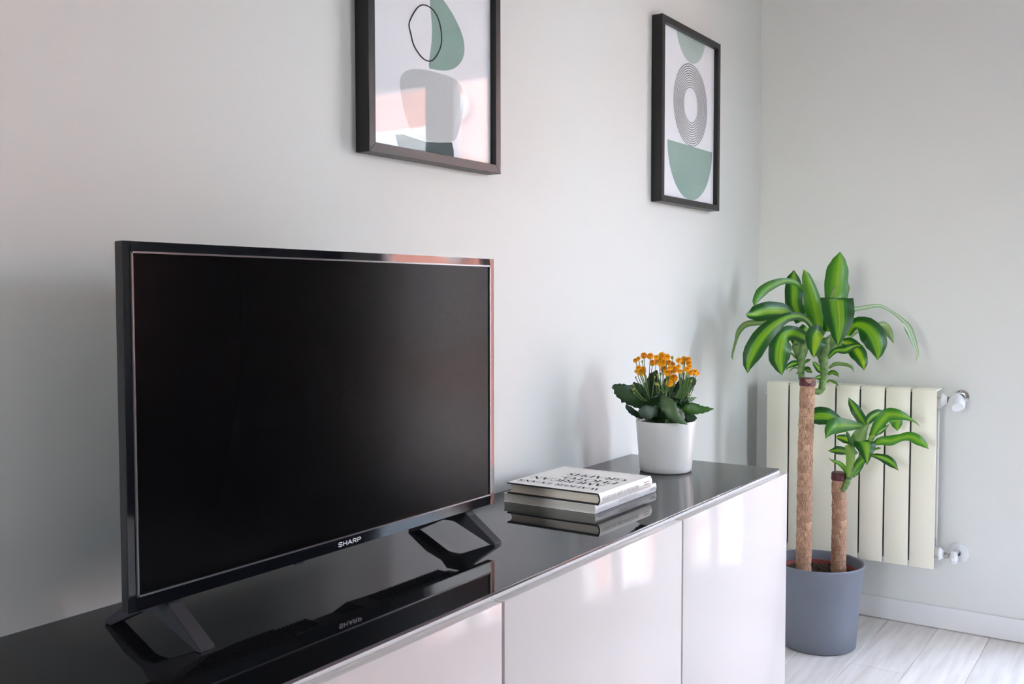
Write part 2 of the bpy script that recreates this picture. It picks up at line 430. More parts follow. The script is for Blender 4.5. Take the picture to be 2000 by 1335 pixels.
# leaf data in metres: spine points, half widths, tilt, arch, colour
TALL_LEAVES=[
 ([[0.6008,-0.2908,0.9549],[0.5928,-0.2791,1.0257],[0.5455,-0.2627,1.0651],[0.4955,-0.2424,1.075],[0.4437,-0.2194,1.0626],[0.4085,-0.203,1.0433],[0.3797,-0.1963,1.0193],[0.3673,-0.1958,1.0026]],[0.00886,0.00827,0.00759,0.00865,0.01367,0.01526,0.00953,0.00056],0,0.25,0),
 ([[0.5917,-0.2596,0.9547],[0.6102,-0.2334,1.0017],[0.6384,-0.2215,1.0466],[0.6569,-0.2131,1.083],[0.6666,-0.2096,1.109]],[0.01779,0.02761,0.02793,0.02264,0.00246],0,0.25,1),
 ([[0.6027,-0.3114,0.914],[0.5882,-0.3079,0.9555],[0.5721,-0.302,1.0025],[0.5652,-0.2918,1.052],[0.5593,-0.283,1.0869],[0.5545,-0.276,1.1079]],[0.0206,0.02638,0.02773,0.02102,0.01401,0.00175],0,0.3,2),
 ([[0.5619,-0.2512,0.9715],[0.5223,-0.2285,0.9865],[0.4702,-0.205,0.9891],[0.4315,-0.1835,0.9826],[0.4098,-0.1693,0.9777],[0.3927,-0.1618,0.9793]],[0.00883,0.02452,0.0274,0.02403,0.0114,0.00085],0,0.3,1),
 ([[0.5744,-0.3053,0.9207],[0.5352,-0.301,0.9552],[0.4908,-0.2889,0.9732],[0.4388,-0.2657,0.9708],[0.3981,-0.2412,0.9477],[0.3705,-0.2182,0.9145],[0.3566,-0.1977,0.8724],[0.3497,-0.1875,0.8387],[0.3586,-0.183,0.8141]],[0.00759,0.00981,0.01083,0.01407,0.02288,0.02779,0.02723,0.01528,0.00084],10,0.25,1),
 ([[0.5483,-0.1777,0.9546],[0.5494,-0.1436,0.9511],[0.5389,-0.1103,0.9472],[0.536,-0.0881,0.9265],[0.5299,-0.0791,0.8933],[0.5196,-0.0728,0.8514],[0.5162,-0.0768,0.8396]],[0.01191,0.0078,0.00964,0.00847,0.00423,0.00272,0.0006],0,0.2,3),
 ([[0.5307,-0.2943,0.9075],[0.4732,-0.2808,0.925],[0.427,-0.266,0.922],[0.4012,-0.2637,0.892],[0.3991,-0.2605,0.8555],[0.4061,-0.2619,0.8284],[0.4127,-0.2627,0.8083]],[0.0173,0.01986,0.02382,0.0339,0.03001,0.01671,0.00084],0,0.2,1),
 ([[0.5366,-0.3387,0.9083],[0.4792,-0.3431,0.9219],[0.4619,-0.3443,0.9113],[0.4547,-0.3426,0.889],[0.4532,-0.3404,0.8708],[0.4525,-0.3394,0.8587]],[0.01716,0.03082,0.03286,0.02362,0.01056,0.00083],0,0.15,4),
 ([[0.5529,-0.2735,0.8373],[0.52,-0.2607,0.8344],[0.5012,-0.2508,0.8278],[0.4981,-0.2462,0.8162]],[0.00584,0.00984,0.00634,0.00087],0,0.3,1),
 ([[0.5819,-0.2807,0.9376],[0.5523,-0.2727,0.9178],[0.5228,-0.2648,0.9013],[0.5089,-0.2622,0.8887]],[0.01765,0.02043,0.01737,0.00115],0,0.3,1),
 ([[0.6235,-0.3421,0.9905],[0.6382,-0.346,1.0316],[0.6497,-0.3452,1.0669],[0.6619,-0.3455,1.1084],[0.6688,-0.3466,1.1381],[0.6743,-0.3459,1.1614]],[0.02205,0.03188,0.03616,0.03333,0.02147,0.00239],0,0.25,2),
 ([[0.678,-0.3513,0.9958],[0.7132,-0.3498,1.0314],[0.7381,-0.3508,1.0555],[0.7488,-0.3488,1.0732]],[0.01195,0.01269,0.00853,0.00122],0,0.25,3),
 ([[0.5964,-0.3378,0.9267],[0.5723,-0.3557,0.9798],[0.5372,-0.3752,1.0147],[0.5247,-0.3835,1.019],[0.5059,-0.3915,0.9925],[0.4976,-0.3971,0.959],[0.4916,-0.397,0.9256],[0.4903,-0.3951,0.8897]],[0.0175,0.02594,0.0397,0.05016,0.04695,0.03896,0.02361,0.00111],0,0.1,1),
 ([[0.6319,-0.3902,0.9908],[0.6736,-0.4162,0.9969],[0.7206,-0.4499,1.0027],[0.7511,-0.4771,0.9854],[0.781,-0.5034,0.9584],[0.7921,-0.5198,0.933],[0.7955,-0.5338,0.8974],[0.7965,-0.5441,0.8605],[0.7936,-0.5398,0.8366]],[0.00758,0.00706,0.00533,0.00476,0.00777,0.01553,0.01252,0.00476,0.00119],-25,0.2,5),
 ([[0.6072,-0.3895,0.9157],[0.5775,-0.4169,0.9474],[0.5643,-0.4509,0.9441],[0.5568,-0.4756,0.9222],[0.5579,-0.4861,0.8943],[0.5597,-0.4887,0.8704],[0.5632,-0.4849,0.8504]],[0.01158,0.01993,0.0315,0.03765,0.03117,0.01725,0.00084],0,0.25,1),
 ([[0.6748,-0.4536,0.944],[0.7095,-0.4692,0.9433],[0.7276,-0.478,0.9223],[0.7348,-0.4887,0.8913]],[0.00875,0.01176,0.0124,0.00148],0,0.3,3),
 ([[0.6196,-0.3721,0.8959],[0.6225,-0.3942,0.8905],[0.6153,-0.4193,0.8655],[0.6126,-0.4331,0.8386],[0.6144,-0.4358,0.8155]],[0.01167,0.02034,0.02479,0.01579,0.00086],0,0.2,4),
 ([[0.5752,-0.3423,0.849],[0.5577,-0.3699,0.8739],[0.5535,-0.3993,0.8779],[0.5591,-0.4255,0.8898],[0.5667,-0.4456,0.89]],[0.00521,0.00858,0.01248,0.00734,0.00085],0,0.3,1),
 ([[0.5972,-0.3391,0.8198],[0.5884,-0.3617,0.8338],[0.5843,-0.3914,0.8335],[0.5847,-0.4097,0.8264],[0.5831,-0.4163,0.8115]],[0.0035,0.00579,0.00517,0.00515,0.00086],-20,0.3,3),
 ([[0.5857,-0.3398,0.8016],[0.5736,-0.3577,0.8096],[0.5708,-0.3714,0.8054],[0.5743,-0.3765,0.7959]],[0.00407,0.00692,0.00517,0.00057],0,0.3,1),
 ([[0.5775,-0.3278,0.8031],[0.5516,-0.3252,0.8192],[0.535,-0.3185,0.8344],[0.5256,-0.3135,0.842]],[0.00407,0.00922,0.00689,0.00057],0,0.3,1),
 ([[0.5825,-0.3351,0.7928],[0.5526,-0.3267,0.7951],[0.5379,-0.3139,0.7935]],[0.00349,0.00749,0.00086],0,0.3,1),
 ([[0.5545,-0.276,0.8331],[0.5527,-0.2911,0.8426],[0.5476,-0.3014,0.8476]],[0.00292,0.00465,0.00058],0,0.3,1),
 ([[0.5554,-0.2773,0.8199],[0.5429,-0.2945,0.8185],[0.5403,-0.3086,0.8076]],[0.0035,0.00868,0.00086],0,0.3,1),
 ([[0.5975,-0.3394,1.0025],[0.5912,-0.348,1.0316],[0.5938,-0.3519,1.049],[0.5987,-0.359,1.0577]],[0.00408,0.00697,0.00523,0.00058],0,0.3,3),
 ([[0.5937,-0.3338,0.8565],[0.62,-0.3548,0.8852],[0.6496,-0.3807,0.9199],[0.6762,-0.4022,0.9284]],[0.01167,0.01816,0.02176,0.0059],0,0.3,3),
 ([[0.5764,-0.3262,0.8338],[0.5694,-0.3337,0.8635],[0.5747,-0.3504,0.8986],[0.576,-0.3612,0.9191]],[0.00988,0.01505,0.01733,0.00865],0,0.35,3),
 ([[0.5898,-0.328,0.8331],[0.5838,-0.3192,0.8624],[0.5788,-0.3118,0.8799]],[0.00875,0.01342,0.00583],0,0.35,3),
 ([[0.5518,-0.272,0.845],[0.5336,-0.2718,0.8649],[0.526,-0.2696,0.8841],[0.5276,-0.2718,0.9001]],[0.00875,0.01305,0.01592,0.00868],0,0.35,3),
 ([[0.5543,-0.2757,0.845],[0.5566,-0.2791,0.867],[0.5589,-0.2825,0.886],[0.5605,-0.2848,0.8991]],[0.00729,0.01167,0.01021,0.00438],0,0.35,3),
 ([[0.5494,-0.2685,0.8391],[0.5312,-0.2595,0.8544],[0.5205,-0.2525,0.865],[0.5132,-0.2506,0.8624]],[0.00146,0.0032,0.0029,0.00043],0,0.3,1),
 ([[0.5496,-0.2687,0.8172],[0.5323,-0.261,0.8223],[0.5217,-0.2542,0.8183],[0.5127,-0.2499,0.8085]],[0.00117,0.00203,0.00174,0.00029],0,0.3,1),
 ([[0.5513,-0.2712,0.8069],[0.5373,-0.2684,0.807],[0.5233,-0.2656,0.8063]],[0.00117,0.00203,0.00029],0,0.3,1),
 ([[0.5934,-0.3333,0.776],[0.5797,-0.3488,0.785],[0.5778,-0.3638,0.7801],[0.5742,-0.3764,0.7694]],[0.00204,0.00318,0.00375,0.00043],0,0.3,1),
 ([[0.547,-0.2828,0.815],[0.5328,-0.2975,0.8165],[0.5328,-0.3063,0.8125],[0.5302,-0.3115,0.8086]],[0.00291,0.00721,0.00432,0.00043],0,0.3,1),
]
SHORT_LEAVES=[
 ([[0.659,-0.3686,0.6428],[0.6455,-0.3486,0.6636],[0.6308,-0.327,0.6734],[0.6174,-0.3072,0.6746],[0.6053,-0.2893,0.6691],[0.598,-0.2786,0.6626]],[0.00649,0.01729,0.02594,0.02702,0.01946,0.00108],0,0.3,1),
 ([[0.6568,-0.4366,0.6455],[0.6127,-0.4252,0.6543],[0.5781,-0.4096,0.6581],[0.5436,-0.3944,0.6608],[0.5218,-0.3801,0.659],[0.5087,-0.3696,0.6471],[0.4978,-0.3624,0.6253]],[0.00468,0.00946,0.01668,0.02275,0.0243,0.0148,0.00062],0,0.25,6),
 ([[0.6858,-0.426,0.6474],[0.688,-0.4114,0.6668],[0.6895,-0.3959,0.6896],[0.6865,-0.3825,0.7109],[0.6867,-0.3739,0.7274]],[0.00431,0.01556,0.01628,0.01044,0.00087],0,0.25,1),
 ([[0.6943,-0.4207,0.6449],[0.7244,-0.4296,0.6664],[0.7469,-0.4449,0.6779],[0.7696,-0.4606,0.6793]],[0.00649,0.01438,0.01356,0.00439],0,0.25,1),
 ([[0.662,-0.4443,0.6007],[0.647,-0.4579,0.6315],[0.6362,-0.4775,0.663],[0.6379,-0.498,0.6886],[0.648,-0.5218,0.6902],[0.6622,-0.5427,0.6828],[0.6782,-0.5574,0.6726],[0.6853,-0.568,0.6642],[0.6954,-0.574,0.6544]],[0.00553,0.01161,0.01779,0.01918,0.01623,0.00957,0.00292,0.00167,0.00042],0,0.25,2),
 ([[0.7262,-0.4857,0.6679],[0.7464,-0.4977,0.6612],[0.7481,-0.5001,0.6448],[0.7484,-0.5007,0.6291]],[0.01292,0.01946,0.0147,0.00065],0,0.2,2),
 ([[0.6793,-0.4521,0.6208],[0.7016,-0.4672,0.6345],[0.7252,-0.4841,0.6516]],[0.00427,0.00858,0.00086],0,0.3,1),
 ([[0.6541,-0.4505,0.5958],[0.6488,-0.4784,0.6095],[0.655,-0.5053,0.6126],[0.6715,-0.5297,0.6215],[0.6804,-0.5517,0.6254],[0.6882,-0.5722,0.6155],[0.6989,-0.5881,0.6017],[0.7052,-0.5973,0.59]],[0.00509,0.01303,0.01507,0.01089,0.01379,0.01543,0.00876,0.00042],0,0.25,2),
 ([[0.6041,-0.4302,0.6111],[0.5809,-0.4495,0.6113],[0.5731,-0.4558,0.6002],[0.5693,-0.459,0.5822],[0.5698,-0.4598,0.5654],[0.575,-0.4585,0.5482]],[0.01884,0.03267,0.02883,0.01891,0.00986,0.00062],0,0.15,1),
 ([[0.607,-0.3988,0.5031],[0.5881,-0.4066,0.5345],[0.5798,-0.4122,0.5639],[0.5718,-0.4093,0.588],[0.5676,-0.403,0.6028]],[0.00591,0.01089,0.01376,0.0129,0.00624],0,0.3,7),
 ([[0.6262,-0.3915,0.5707],[0.6076,-0.3818,0.5777],[0.5878,-0.3705,0.5814],[0.5795,-0.3582,0.5804],[0.5726,-0.348,0.5799]],[0.00638,0.01229,0.01224,0.00591,0.00063],0,0.25,1),
 ([[0.6147,-0.3924,0.511],[0.5888,-0.3898,0.5328],[0.5714,-0.382,0.5463],[0.558,-0.3711,0.5535],[0.5521,-0.3623,0.5578],[0.5489,-0.3577,0.5648]],[0.00466,0.00715,0.00628,0.00418,0.00167,0.00042],0,0.3,2),
 ([[0.6532,-0.4492,0.5647],[0.6548,-0.4694,0.563],[0.6576,-0.4914,0.5561],[0.6632,-0.5086,0.5441],[0.6727,-0.5225,0.5245]],[0.00381,0.00886,0.01387,0.01217,0.00063],0,0.25,1),
 ([[0.6331,-0.4018,0.6008],[0.6109,-0.3867,0.6131],[0.6013,-0.3725,0.6174],[0.5947,-0.3628,0.6185]],[0.00851,0.01314,0.00848,0.00064],0,0.3,4),
 ([[0.629,-0.4134,0.5937],[0.6233,-0.4229,0.6166],[0.624,-0.4328,0.6387],[0.6396,-0.447,0.6604]],[0.01483,0.02216,0.01685,0.00211],0,0.3,3),
 ([[0.6213,-0.4022,0.5066],[0.6216,-0.4204,0.5353],[0.6207,-0.4369,0.5562],[0.6162,-0.4481,0.5728]],[0.00636,0.01097,0.00967,0.00209],0,0.3,2),
 ([[0.6178,-0.4147,0.5674],[0.6129,-0.4075,0.5824],[0.6116,-0.4056,0.5974],[0.585,-0.402,0.6281],[0.5711,-0.3994,0.6422]],[0.01055,0.00844,0.00844,0.00502,0.00125],0,0.3,8),
 ([[0.6505,-0.4452,0.598],[0.6424,-0.4511,0.6166],[0.6483,-0.4598,0.6251]],[0.00424,0.00718,0.00422],0,0.3,7),
 ([[0.6682,-0.4535,0.5792],[0.665,-0.4666,0.5855],[0.6697,-0.4736,0.5861]],[0.00255,0.00339,0.00064],0,0.3,1),
 ([[0.6442,-0.4003,0.4954],[0.6513,-0.4108,0.5127],[0.6584,-0.4212,0.5343],[0.6656,-0.4318,0.5408]],[0.00214,0.00854,0.0094,0.00064],0,0.3,1),
]
KALANCHOE_LEAVES=[
 ([[-0.2121,-0.1427,0.771],[-0.2311,-0.1325,0.7872],[-0.2462,-0.1191,0.8013],[-0.2613,-0.1057,0.8114],[-0.2682,-0.0956,0.8182],[-0.2723,-0.0895,0.8168]],[0.00815,0.023,0.027,0.02021,0.01078,0.00135],0,0.2,0),
 ([[-0.1851,-0.1292,0.7829],[-0.1792,-0.12,0.7957],[-0.1794,-0.1108,0.8106],[-0.1812,-0.0992,0.8241]],[0.00825,0.01794,0.01659,0.00277],0,0.2,0),
 ([[-0.2128,-0.1417,0.7457],[-0.2392,-0.1384,0.7557],[-0.2558,-0.1317,0.7664],[-0.2656,-0.1262,0.7744],[-0.2723,-0.1252,0.7783]],[0.00543,0.01011,0.01006,0.0067,0.00107],30,0.2,1),
 ([[-0.2089,-0.1831,0.757],[-0.243,-0.1863,0.7619],[-0.2648,-0.1808,0.7637],[-0.2768,-0.1721,0.767],[-0.2823,-0.1639,0.7697]],[0.00808,0.0173,0.02051,0.0165,0.00264],0,0.35,2),
 ([[-0.2089,-0.1831,0.7977],[-0.231,-0.2039,0.7941],[-0.2419,-0.22,0.7827],[-0.2427,-0.2313,0.7662],[-0.236,-0.2412,0.7516],[-0.2265,-0.2499,0.7432],[-0.2168,-0.257,0.7374]],[0.00674,0.01597,0.02114,0.01976,0.01383,0.0066,0.00079],0,0.35,3),
 ([[-0.1845,-0.2191,0.7569],[-0.1925,-0.243,0.7667],[-0.1881,-0.2584,0.7706],[-0.1831,-0.2748,0.7692],[-0.1748,-0.2869,0.7698],[-0.1662,-0.2996,0.7711]],[0.00539,0.0147,0.01801,0.01131,0.00799,0.00067],0,0.2,4),
 ([[-0.1546,-0.2097,0.7767],[-0.137,-0.218,0.7824],[-0.12,-0.2253,0.7855],[-0.1048,-0.2298,0.7886]],[0.00409,0.00685,0.00619,0.00083],0,0.2,4),
 ([[-0.2015,-0.2297,0.7607],[-0.2093,-0.2449,0.7544],[-0.2072,-0.2569,0.7497],[-0.2005,-0.2668,0.751],[-0.1972,-0.2718,0.7503]],[0.00668,0.01196,0.01061,0.00795,0.00106],0,0.25,1),
 ([[-0.2008,-0.2308,0.7701],[-0.2223,-0.2435,0.7623],[-0.2247,-0.249,0.7536],[-0.2247,-0.249,0.7443]],[0.00401,0.00794,0.00594,0.00079],20,0.2,5),
 ([[-0.1754,-0.2147,0.7871],[-0.1702,-0.2225,0.8034],[-0.1649,-0.2302,0.8224],[-0.1596,-0.238,0.836],[-0.1566,-0.2425,0.8415]],[0.01082,0.01488,0.01488,0.00812,0.00135],0,0.2,4),
 ([[-0.1608,-0.2006,0.7849],[-0.1571,-0.2062,0.8069],[-0.1533,-0.2117,0.8261],[-0.1541,-0.2105,0.8398]],[0.01091,0.015,0.01227,0.00136],0,0.2,1),
 ([[-0.1262,-0.216,0.8021],[-0.1123,-0.2187,0.8164],[-0.1085,-0.2244,0.8289],[-0.1093,-0.2232,0.8373]],[0.00687,0.00966,0.00828,0.00138],0,0.2,1),
 ([[-0.1502,-0.1807,0.7897],[-0.1411,-0.1763,0.8096],[-0.1427,-0.1739,0.829],[-0.1451,-0.1704,0.8415]],[0.0165,0.0207,0.01656,0.00207],0,0.2,1),
 ([[-0.174,-0.1634,0.7839],[-0.1673,-0.1555,0.805],[-0.1696,-0.1519,0.8244],[-0.1728,-0.1473,0.8383]],[0.01643,0.01925,0.0165,0.00206],0,0.2,1),
 ([[-0.1916,-0.1552,0.7713],[-0.1841,-0.1484,0.7936],[-0.1849,-0.1472,0.8184],[-0.1796,-0.155,0.8432],[-0.1766,-0.1595,0.8556]],[0.015,0.01917,0.01643,0.01232,0.00205],0,0.2,1),
 ([[-0.1812,-0.1349,0.7718],[-0.182,-0.1337,0.794],[-0.179,-0.1381,0.8189],[-0.1764,-0.142,0.8479]],[0.01237,0.01512,0.01237,0.00165],0,0.2,1),
 ([[-0.2044,-0.172,0.7667],[-0.2067,-0.1775,0.7836],[-0.209,-0.183,0.7977],[-0.2128,-0.1774,0.795]],[0.01218,0.0135,0.00808,0.00135],0,0.2,1),
 ([[-0.1785,-0.228,0.7732],[-0.1923,-0.2254,0.7757],[-0.203,-0.2275,0.7701],[-0.2053,-0.2242,0.7647]],[0.00674,0.00805,0.00401,0.00067],0,0.2,4),
]
FLOWERS=[(-0.2045,-0.1848,0.895,0.0082),(-0.2068,-0.1991,0.8915,0.0082),(-0.1973,-0.174,0.882,0.0102),(-0.21,-0.1875,0.8778,0.0095),(-0.2229,-0.1803,0.8904,0.0061),(-0.184,-0.1929,0.8779,0.0068),(-0.1438,-0.1832,0.8697,0.0082),(-0.181,-0.1797,0.8615,0.0089),(-0.1696,-0.2012,0.861,0.0095),(-0.2157,-0.2058,0.856,0.0082),(-0.1861,-0.2074,0.8419,0.0098),(-0.2096,-0.2075,0.8308,0.0085),(-0.2053,-0.2278,0.8697,0.0052),(-0.2076,-0.2332,0.8593,0.0057),(-0.1833,-0.2191,0.8835,0.0065),(-0.1285,-0.2046,0.8752,0.0065),(-0.1338,-0.2099,0.8846,0.0065),(-0.1299,-0.2186,0.8827,0.0075),(-0.1288,-0.2211,0.873,0.0071),(-0.1926,-0.2438,0.8642,0.0068),(-0.1792,-0.248,0.8554,0.0065),(-0.1518,-0.2461,0.8549,0.0076),(-0.1413,-0.2474,0.8502,0.0061),(-0.1428,-0.2289,0.8659,0.0057),(-0.1542,-0.1729,0.881,0.0068),(-0.2217,-0.2151,0.8675,0.0061),(-0.203,-0.1375,0.8934,0.0079),(-0.1897,-0.1483,0.8917,0.0082),(-0.2212,-0.124,0.8816,0.0057),(-0.2396,-0.1408,0.8872,0.0049),(-0.2341,-0.145,0.8587,0.0109),(-0.2631,-0.1536,0.8676,0.0061),(-0.1691,-0.1436,0.8745,0.0079),(-0.2134,-0.1232,0.8551,0.0049),(-0.2257,-0.1475,0.8623,0.0061)]
BUDS=[(-0.1861,-0.2034,0.8879,0.0055),(-0.1834,-0.1616,0.8232,0.0055),(-0.2033,-0.1772,0.8214,0.0041),(-0.1799,-0.1703,0.848,0.0052),(-0.1861,-0.1658,0.8455,0.0046),(-0.1653,-0.242,0.8326,0.0049),(-0.174,-0.2417,0.8021,0.0046),(-0.1558,-0.2438,0.8143,0.0027),(-0.1798,-0.2309,0.8507,0.0041),(-0.1955,-0.2437,0.8509,0.0041),(-0.1908,-0.2314,0.8568,0.0041),(-0.1685,-0.1965,0.819,0.0035),(-0.243,-0.1538,0.8805,0.0046),(-0.2558,-0.17,0.8458,0.0046),(-0.2332,-0.1259,0.8224,0.0041),(-0.2549,-0.14,0.8167,0.0041),(-0.2401,-0.128,0.8122,0.0038),(-0.2391,-0.138,0.8099,0.0038),(-0.2515,-0.1368,0.8068,0.0035),(-0.179,-0.1563,0.8239,0.0046),(-0.2307,-0.1873,0.828,0.0049),(-0.2197,-0.1745,0.8428,0.0038),(-0.2295,-0.188,0.8468,0.0041),(-0.2298,-0.1301,0.8414,0.0035),(-0.1943,-0.2301,0.853,0.0041),(-0.1651,-0.2269,0.8876,0.0035)]

# ---------------------------------------------------------------- room shell
XE, YR, XB, HC = .933, -3.5, -4.4, 2.50      # far wall, right wall, back wall, ceiling height
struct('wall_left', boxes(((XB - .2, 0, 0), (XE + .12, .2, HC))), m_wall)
D0, D1, DT = -.845, -2.10, 2.02              # balcony door opening in the far wall
V0, V1, VB, VT = .90, -.30, .40, 2.30        # window in the right wall, opposite the pictures
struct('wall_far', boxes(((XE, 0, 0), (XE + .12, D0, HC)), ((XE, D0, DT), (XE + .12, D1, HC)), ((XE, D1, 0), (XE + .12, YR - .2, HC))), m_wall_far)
struct('wall_right', boxes(((XB - .2, YR, 0), (V1, YR - .2, HC)), ((V0, YR, 0), (XE, YR - .2, HC)), ((V1, YR, 0), (V0, YR - .2, VB)), ((V1, YR, VT), (V0, YR - .2, HC))), m_wall_room)
struct('wall_back', boxes(((XB, 0, 0), (XB - .2, -.15, HC)), ((XB, -.95, 0), (XB - .2, YR, HC)), ((XB, -.15, 0), (XB - .2, -.95, .95)), ((XB, -.15, 1.75), (XB - .2, -.95, HC))), m_wall_room)
struct('ceiling', boxes(((XB - .2, .2, HC), (XE + .12, YR - .2, HC + .2))), m_ceil)

floor = struct('floor', boxes(((XB - .2, .2, -.20), (XE + .12, YR - .2, -.012))), m_plank)
pm = bmesh.new(); box(pm, (-.599, -.0733, -.012), (.599, .0733, 0), .0012, 1)
plank0 = link('plank', pm, m_plank, floor)
rng = random.Random(3); first = True
row = 0; y = -.0005
while y > YR:
    x = XE - .002 - .6 + rng.choice((.2, .45, .7, .95)) - 0.2
    if row == 2: x = XE - .35
    while x > XB - .5:
        o = plank0 if first else plank0.copy()
        if not first: COL.objects.link(o); o.parent = floor
        first = False
        o.location = (x, y - .0735, 0)
        x -= 1.2
    y -= .1475; row += 1

def baseboard(name, a, b):
    bm = bmesh.new(); box(bm, a, b, .004, 2)
    return struct(name, bm, m_trim)
baseboard('baseboard_far', (XE, 0, .001), (XE - .012, D0, .070))
struct('baseboard_left', boxes(((.003, -.0002, .001), (XE - .0125, -.012, .070)), ((XB + .002, -.0002, .001), (-1.803, -.012, .070)), bevel=.003), m_trim)

# roller shutter housing over the balcony door (seen in the glazing of the left picture)
tr = struct('trim_1', boxes(((XE - .06, D0 + .12, 2.02), (XE, D1 - .15, 2.15)), bevel=.004), m_trim)
link('rail', boxes(((XE - .066, D0 + .12, 2.085), (XE - .058, D1 - .15, 2.095))), m_ceil, tr)

def leaf_door(root, y0, y1, x):
    """one glazed leaf between y0 > y1: stiles, rails, glass, handle"""
    w, h0, h1 = .072, .012, 1.985
    f = link('door_leaf', boxes(((x, y0, h0), (x + .055, y0 - w, h1)), ((x, y1 + w, h0), (x + .055, y1, h1)),
                                ((x, y0 - w, h1 - .075), (x + .055, y1 + w, h1)), ((x, y0 - w, h0), (x + .055, y1 + w, .20)), bevel=.004), m_pvc, root)
    link('pane', boxes(((x + .024, y0 - w + .004, .204), (x + .03, y1 + w - .004, h1 - .079))), m_pane, f)
    return f
dr = bpy.data.objects.new('door_1', None); COL.objects.link(dr); dr['kind'] = 'structure'
dr.location = (XE + .03, D0, 0)
link('door_frame', boxes(((XE + .012, D0, 0), (XE + .09, D0 - .035, DT)), ((XE + .012, D1 + .035, 0), (XE + .09, D1, DT)),
                         ((XE + .012, D0 - .035, DT - .03), (XE + .09, D1 + .035, DT)), ((XE + .012, D0 - .035, 0), (XE + .09, D1 + .035, .012)), bevel=.003), m_pvc, dr)
lf = leaf_door(dr, D0 - .036, -1.430, XE + .020)
hb = tube([(XE + .02, -1.395, 1.0), (XE - .02, -1.395, 1.0), (XE - .03, -1.39, 1.0), (XE - .03, -1.29, 1.0)], .009, 10)
link('door_handle', hb, m_steel, lf, smooth=True, auto=40)
leaf_door(dr, -1.434, D1 + .036, XE + .020)

wn1 = bpy.data.objects.new('window_1', None); COL.objects.link(wn1); wn1['kind'] = 'structure'; wn1.location = ((V0 + V1) / 2, YR - .1, VB)
ya, yb, vm = YR - .10, YR - .16, (V0 + V1) / 2
ff = link('window_frame', boxes(((V0, ya, VB), (V0 - .06, yb, VT)), ((V1, ya, VB), (V1 + .06, yb, VT)), ((V1 + .06, ya, VT - .06), (V0 - .06, yb, VT)),
                                ((V1 + .06, ya, VB), (V0 - .06, yb, VB + .06)), ((vm - .05, ya, VB + .06), (vm + .05, yb, VT - .06)), bevel=.003), m_pvc, wn1)
link('pane', boxes(((V1 + .06, YR - .125, VB + .06), (V0 - .06, YR - .131, VT - .06))), m_pane, ff)

wn2 = bpy.data.objects.new('added_fill_window', None); COL.objects.link(wn2); wn2['kind'] = 'structure'; wn2.location = (XB - .1, -.55, .95)  # unseen window added to throw fill light on the far wall
xa, xb = XB - .10, XB - .16
ff = link('window_frame', boxes(((xa, -.15, .95), (xb, -.20, 1.75)), ((xa, -.90, .95), (xb, -.95, 1.75)), ((xa, -.20, 1.70), (xb, -.90, 1.75)), ((xa, -.20, .95), (xb, -.90, 1.0)), bevel=.003), m_pvc, wn2)
link('pane', boxes(((XB - .125, -.20, 1.0), (XB - .131, -.90, 1.70))), m_pane, ff)
wd = thing('added_wardrobe', 'dark cupboard added unseen across the room, to blacken the television screen by reflection', 'added_wardrobe', (.70, -2.83, 0))  # added out of view so the left of the screen reflects dark
link('carcass', boxes(((.47, -2.20, .001), (XE - .005, -3.46, 2.08)), bevel=.003), m_dark_wood, wd)
for q in range(3):
    d_ = link('added_wardrobe_door', boxes(((.448, -2.204 - q * .4200, .06), (.4695, -2.204 - q * .4200 - .4155, 2.07)), bevel=.002), m_dark_wood, wd)
    link('knob', lathe([(0, 0), (.006, 0), (.006, .012), (.013, .018), (.011, .026), (0, .028)], 16, (.448, -2.204 - q * .4200 - (.37 if q % 2 == 0 else .04), 1.0), Vector((-1, 0, 0))), m_steel, d_, smooth=True)

# ---------------------------------------------------------------- outside
balc = struct('ground', boxes(((XE + .12, 1.2, -.20), (XE + 1.75, YR - 1.5, -.03)), ((-2.6, YR - .2, -.20), (XE + .12, YR - 1.5, -.03))), m_tile)
GX = 8.0
bd = thing('house', 'salmon rendered house with white shutters, mirrored in the glass of the left picture', 'house', (GX, -4, -6), kind='structure')
link('wall', boxes(((GX, 10, -6), (GX + .4, -24, 4.2))), m_salmon, bd)
link('cornice', boxes(((GX - .25, 10, 4.2), (GX + .6, -24, 4.4))), m_shutter, bd)
k = 0
for zb in (.2, -3.2):
    for yc in (6.4, 3.6, .8, -2.0, -4.8, -7.6, -10.4, -13.2):
        w_ = link('window', boxes(((GX - .05, yc + .95, zb), (GX + .02, yc - .95, zb + 3.05))), m_pvc, bd)
        sm = bmesh.new()
        for q in range(24): box(sm, (GX - .075, yc + .86, zb + .06 + q * .122), (GX - .05, yc - .86, zb + .17 + q * .122))
        link('shutter', sm, m_shutter, w_)
lm = lathe([(0, 0), (.12, 0), (.17, .06), (.16, .15), (.09, .2), (0, .22)], 20, (GX, -6.6, 3.45), Vector((-1, 0, 0)))
link('wall_lamp', lm, m_shutter, bd, smooth=True)
struct('wall_added_parapet', boxes(((-2.6, YR - 1.3, -.2), (XE + 1.75, YR - 1.5, .80))), m_parapet)  # unseen parapet, added to reflect a warm tint onto the left wall
struct('street', boxes(((XE + .12, 14, -6.3), (GX, -20, -6.0))), m_ceil)

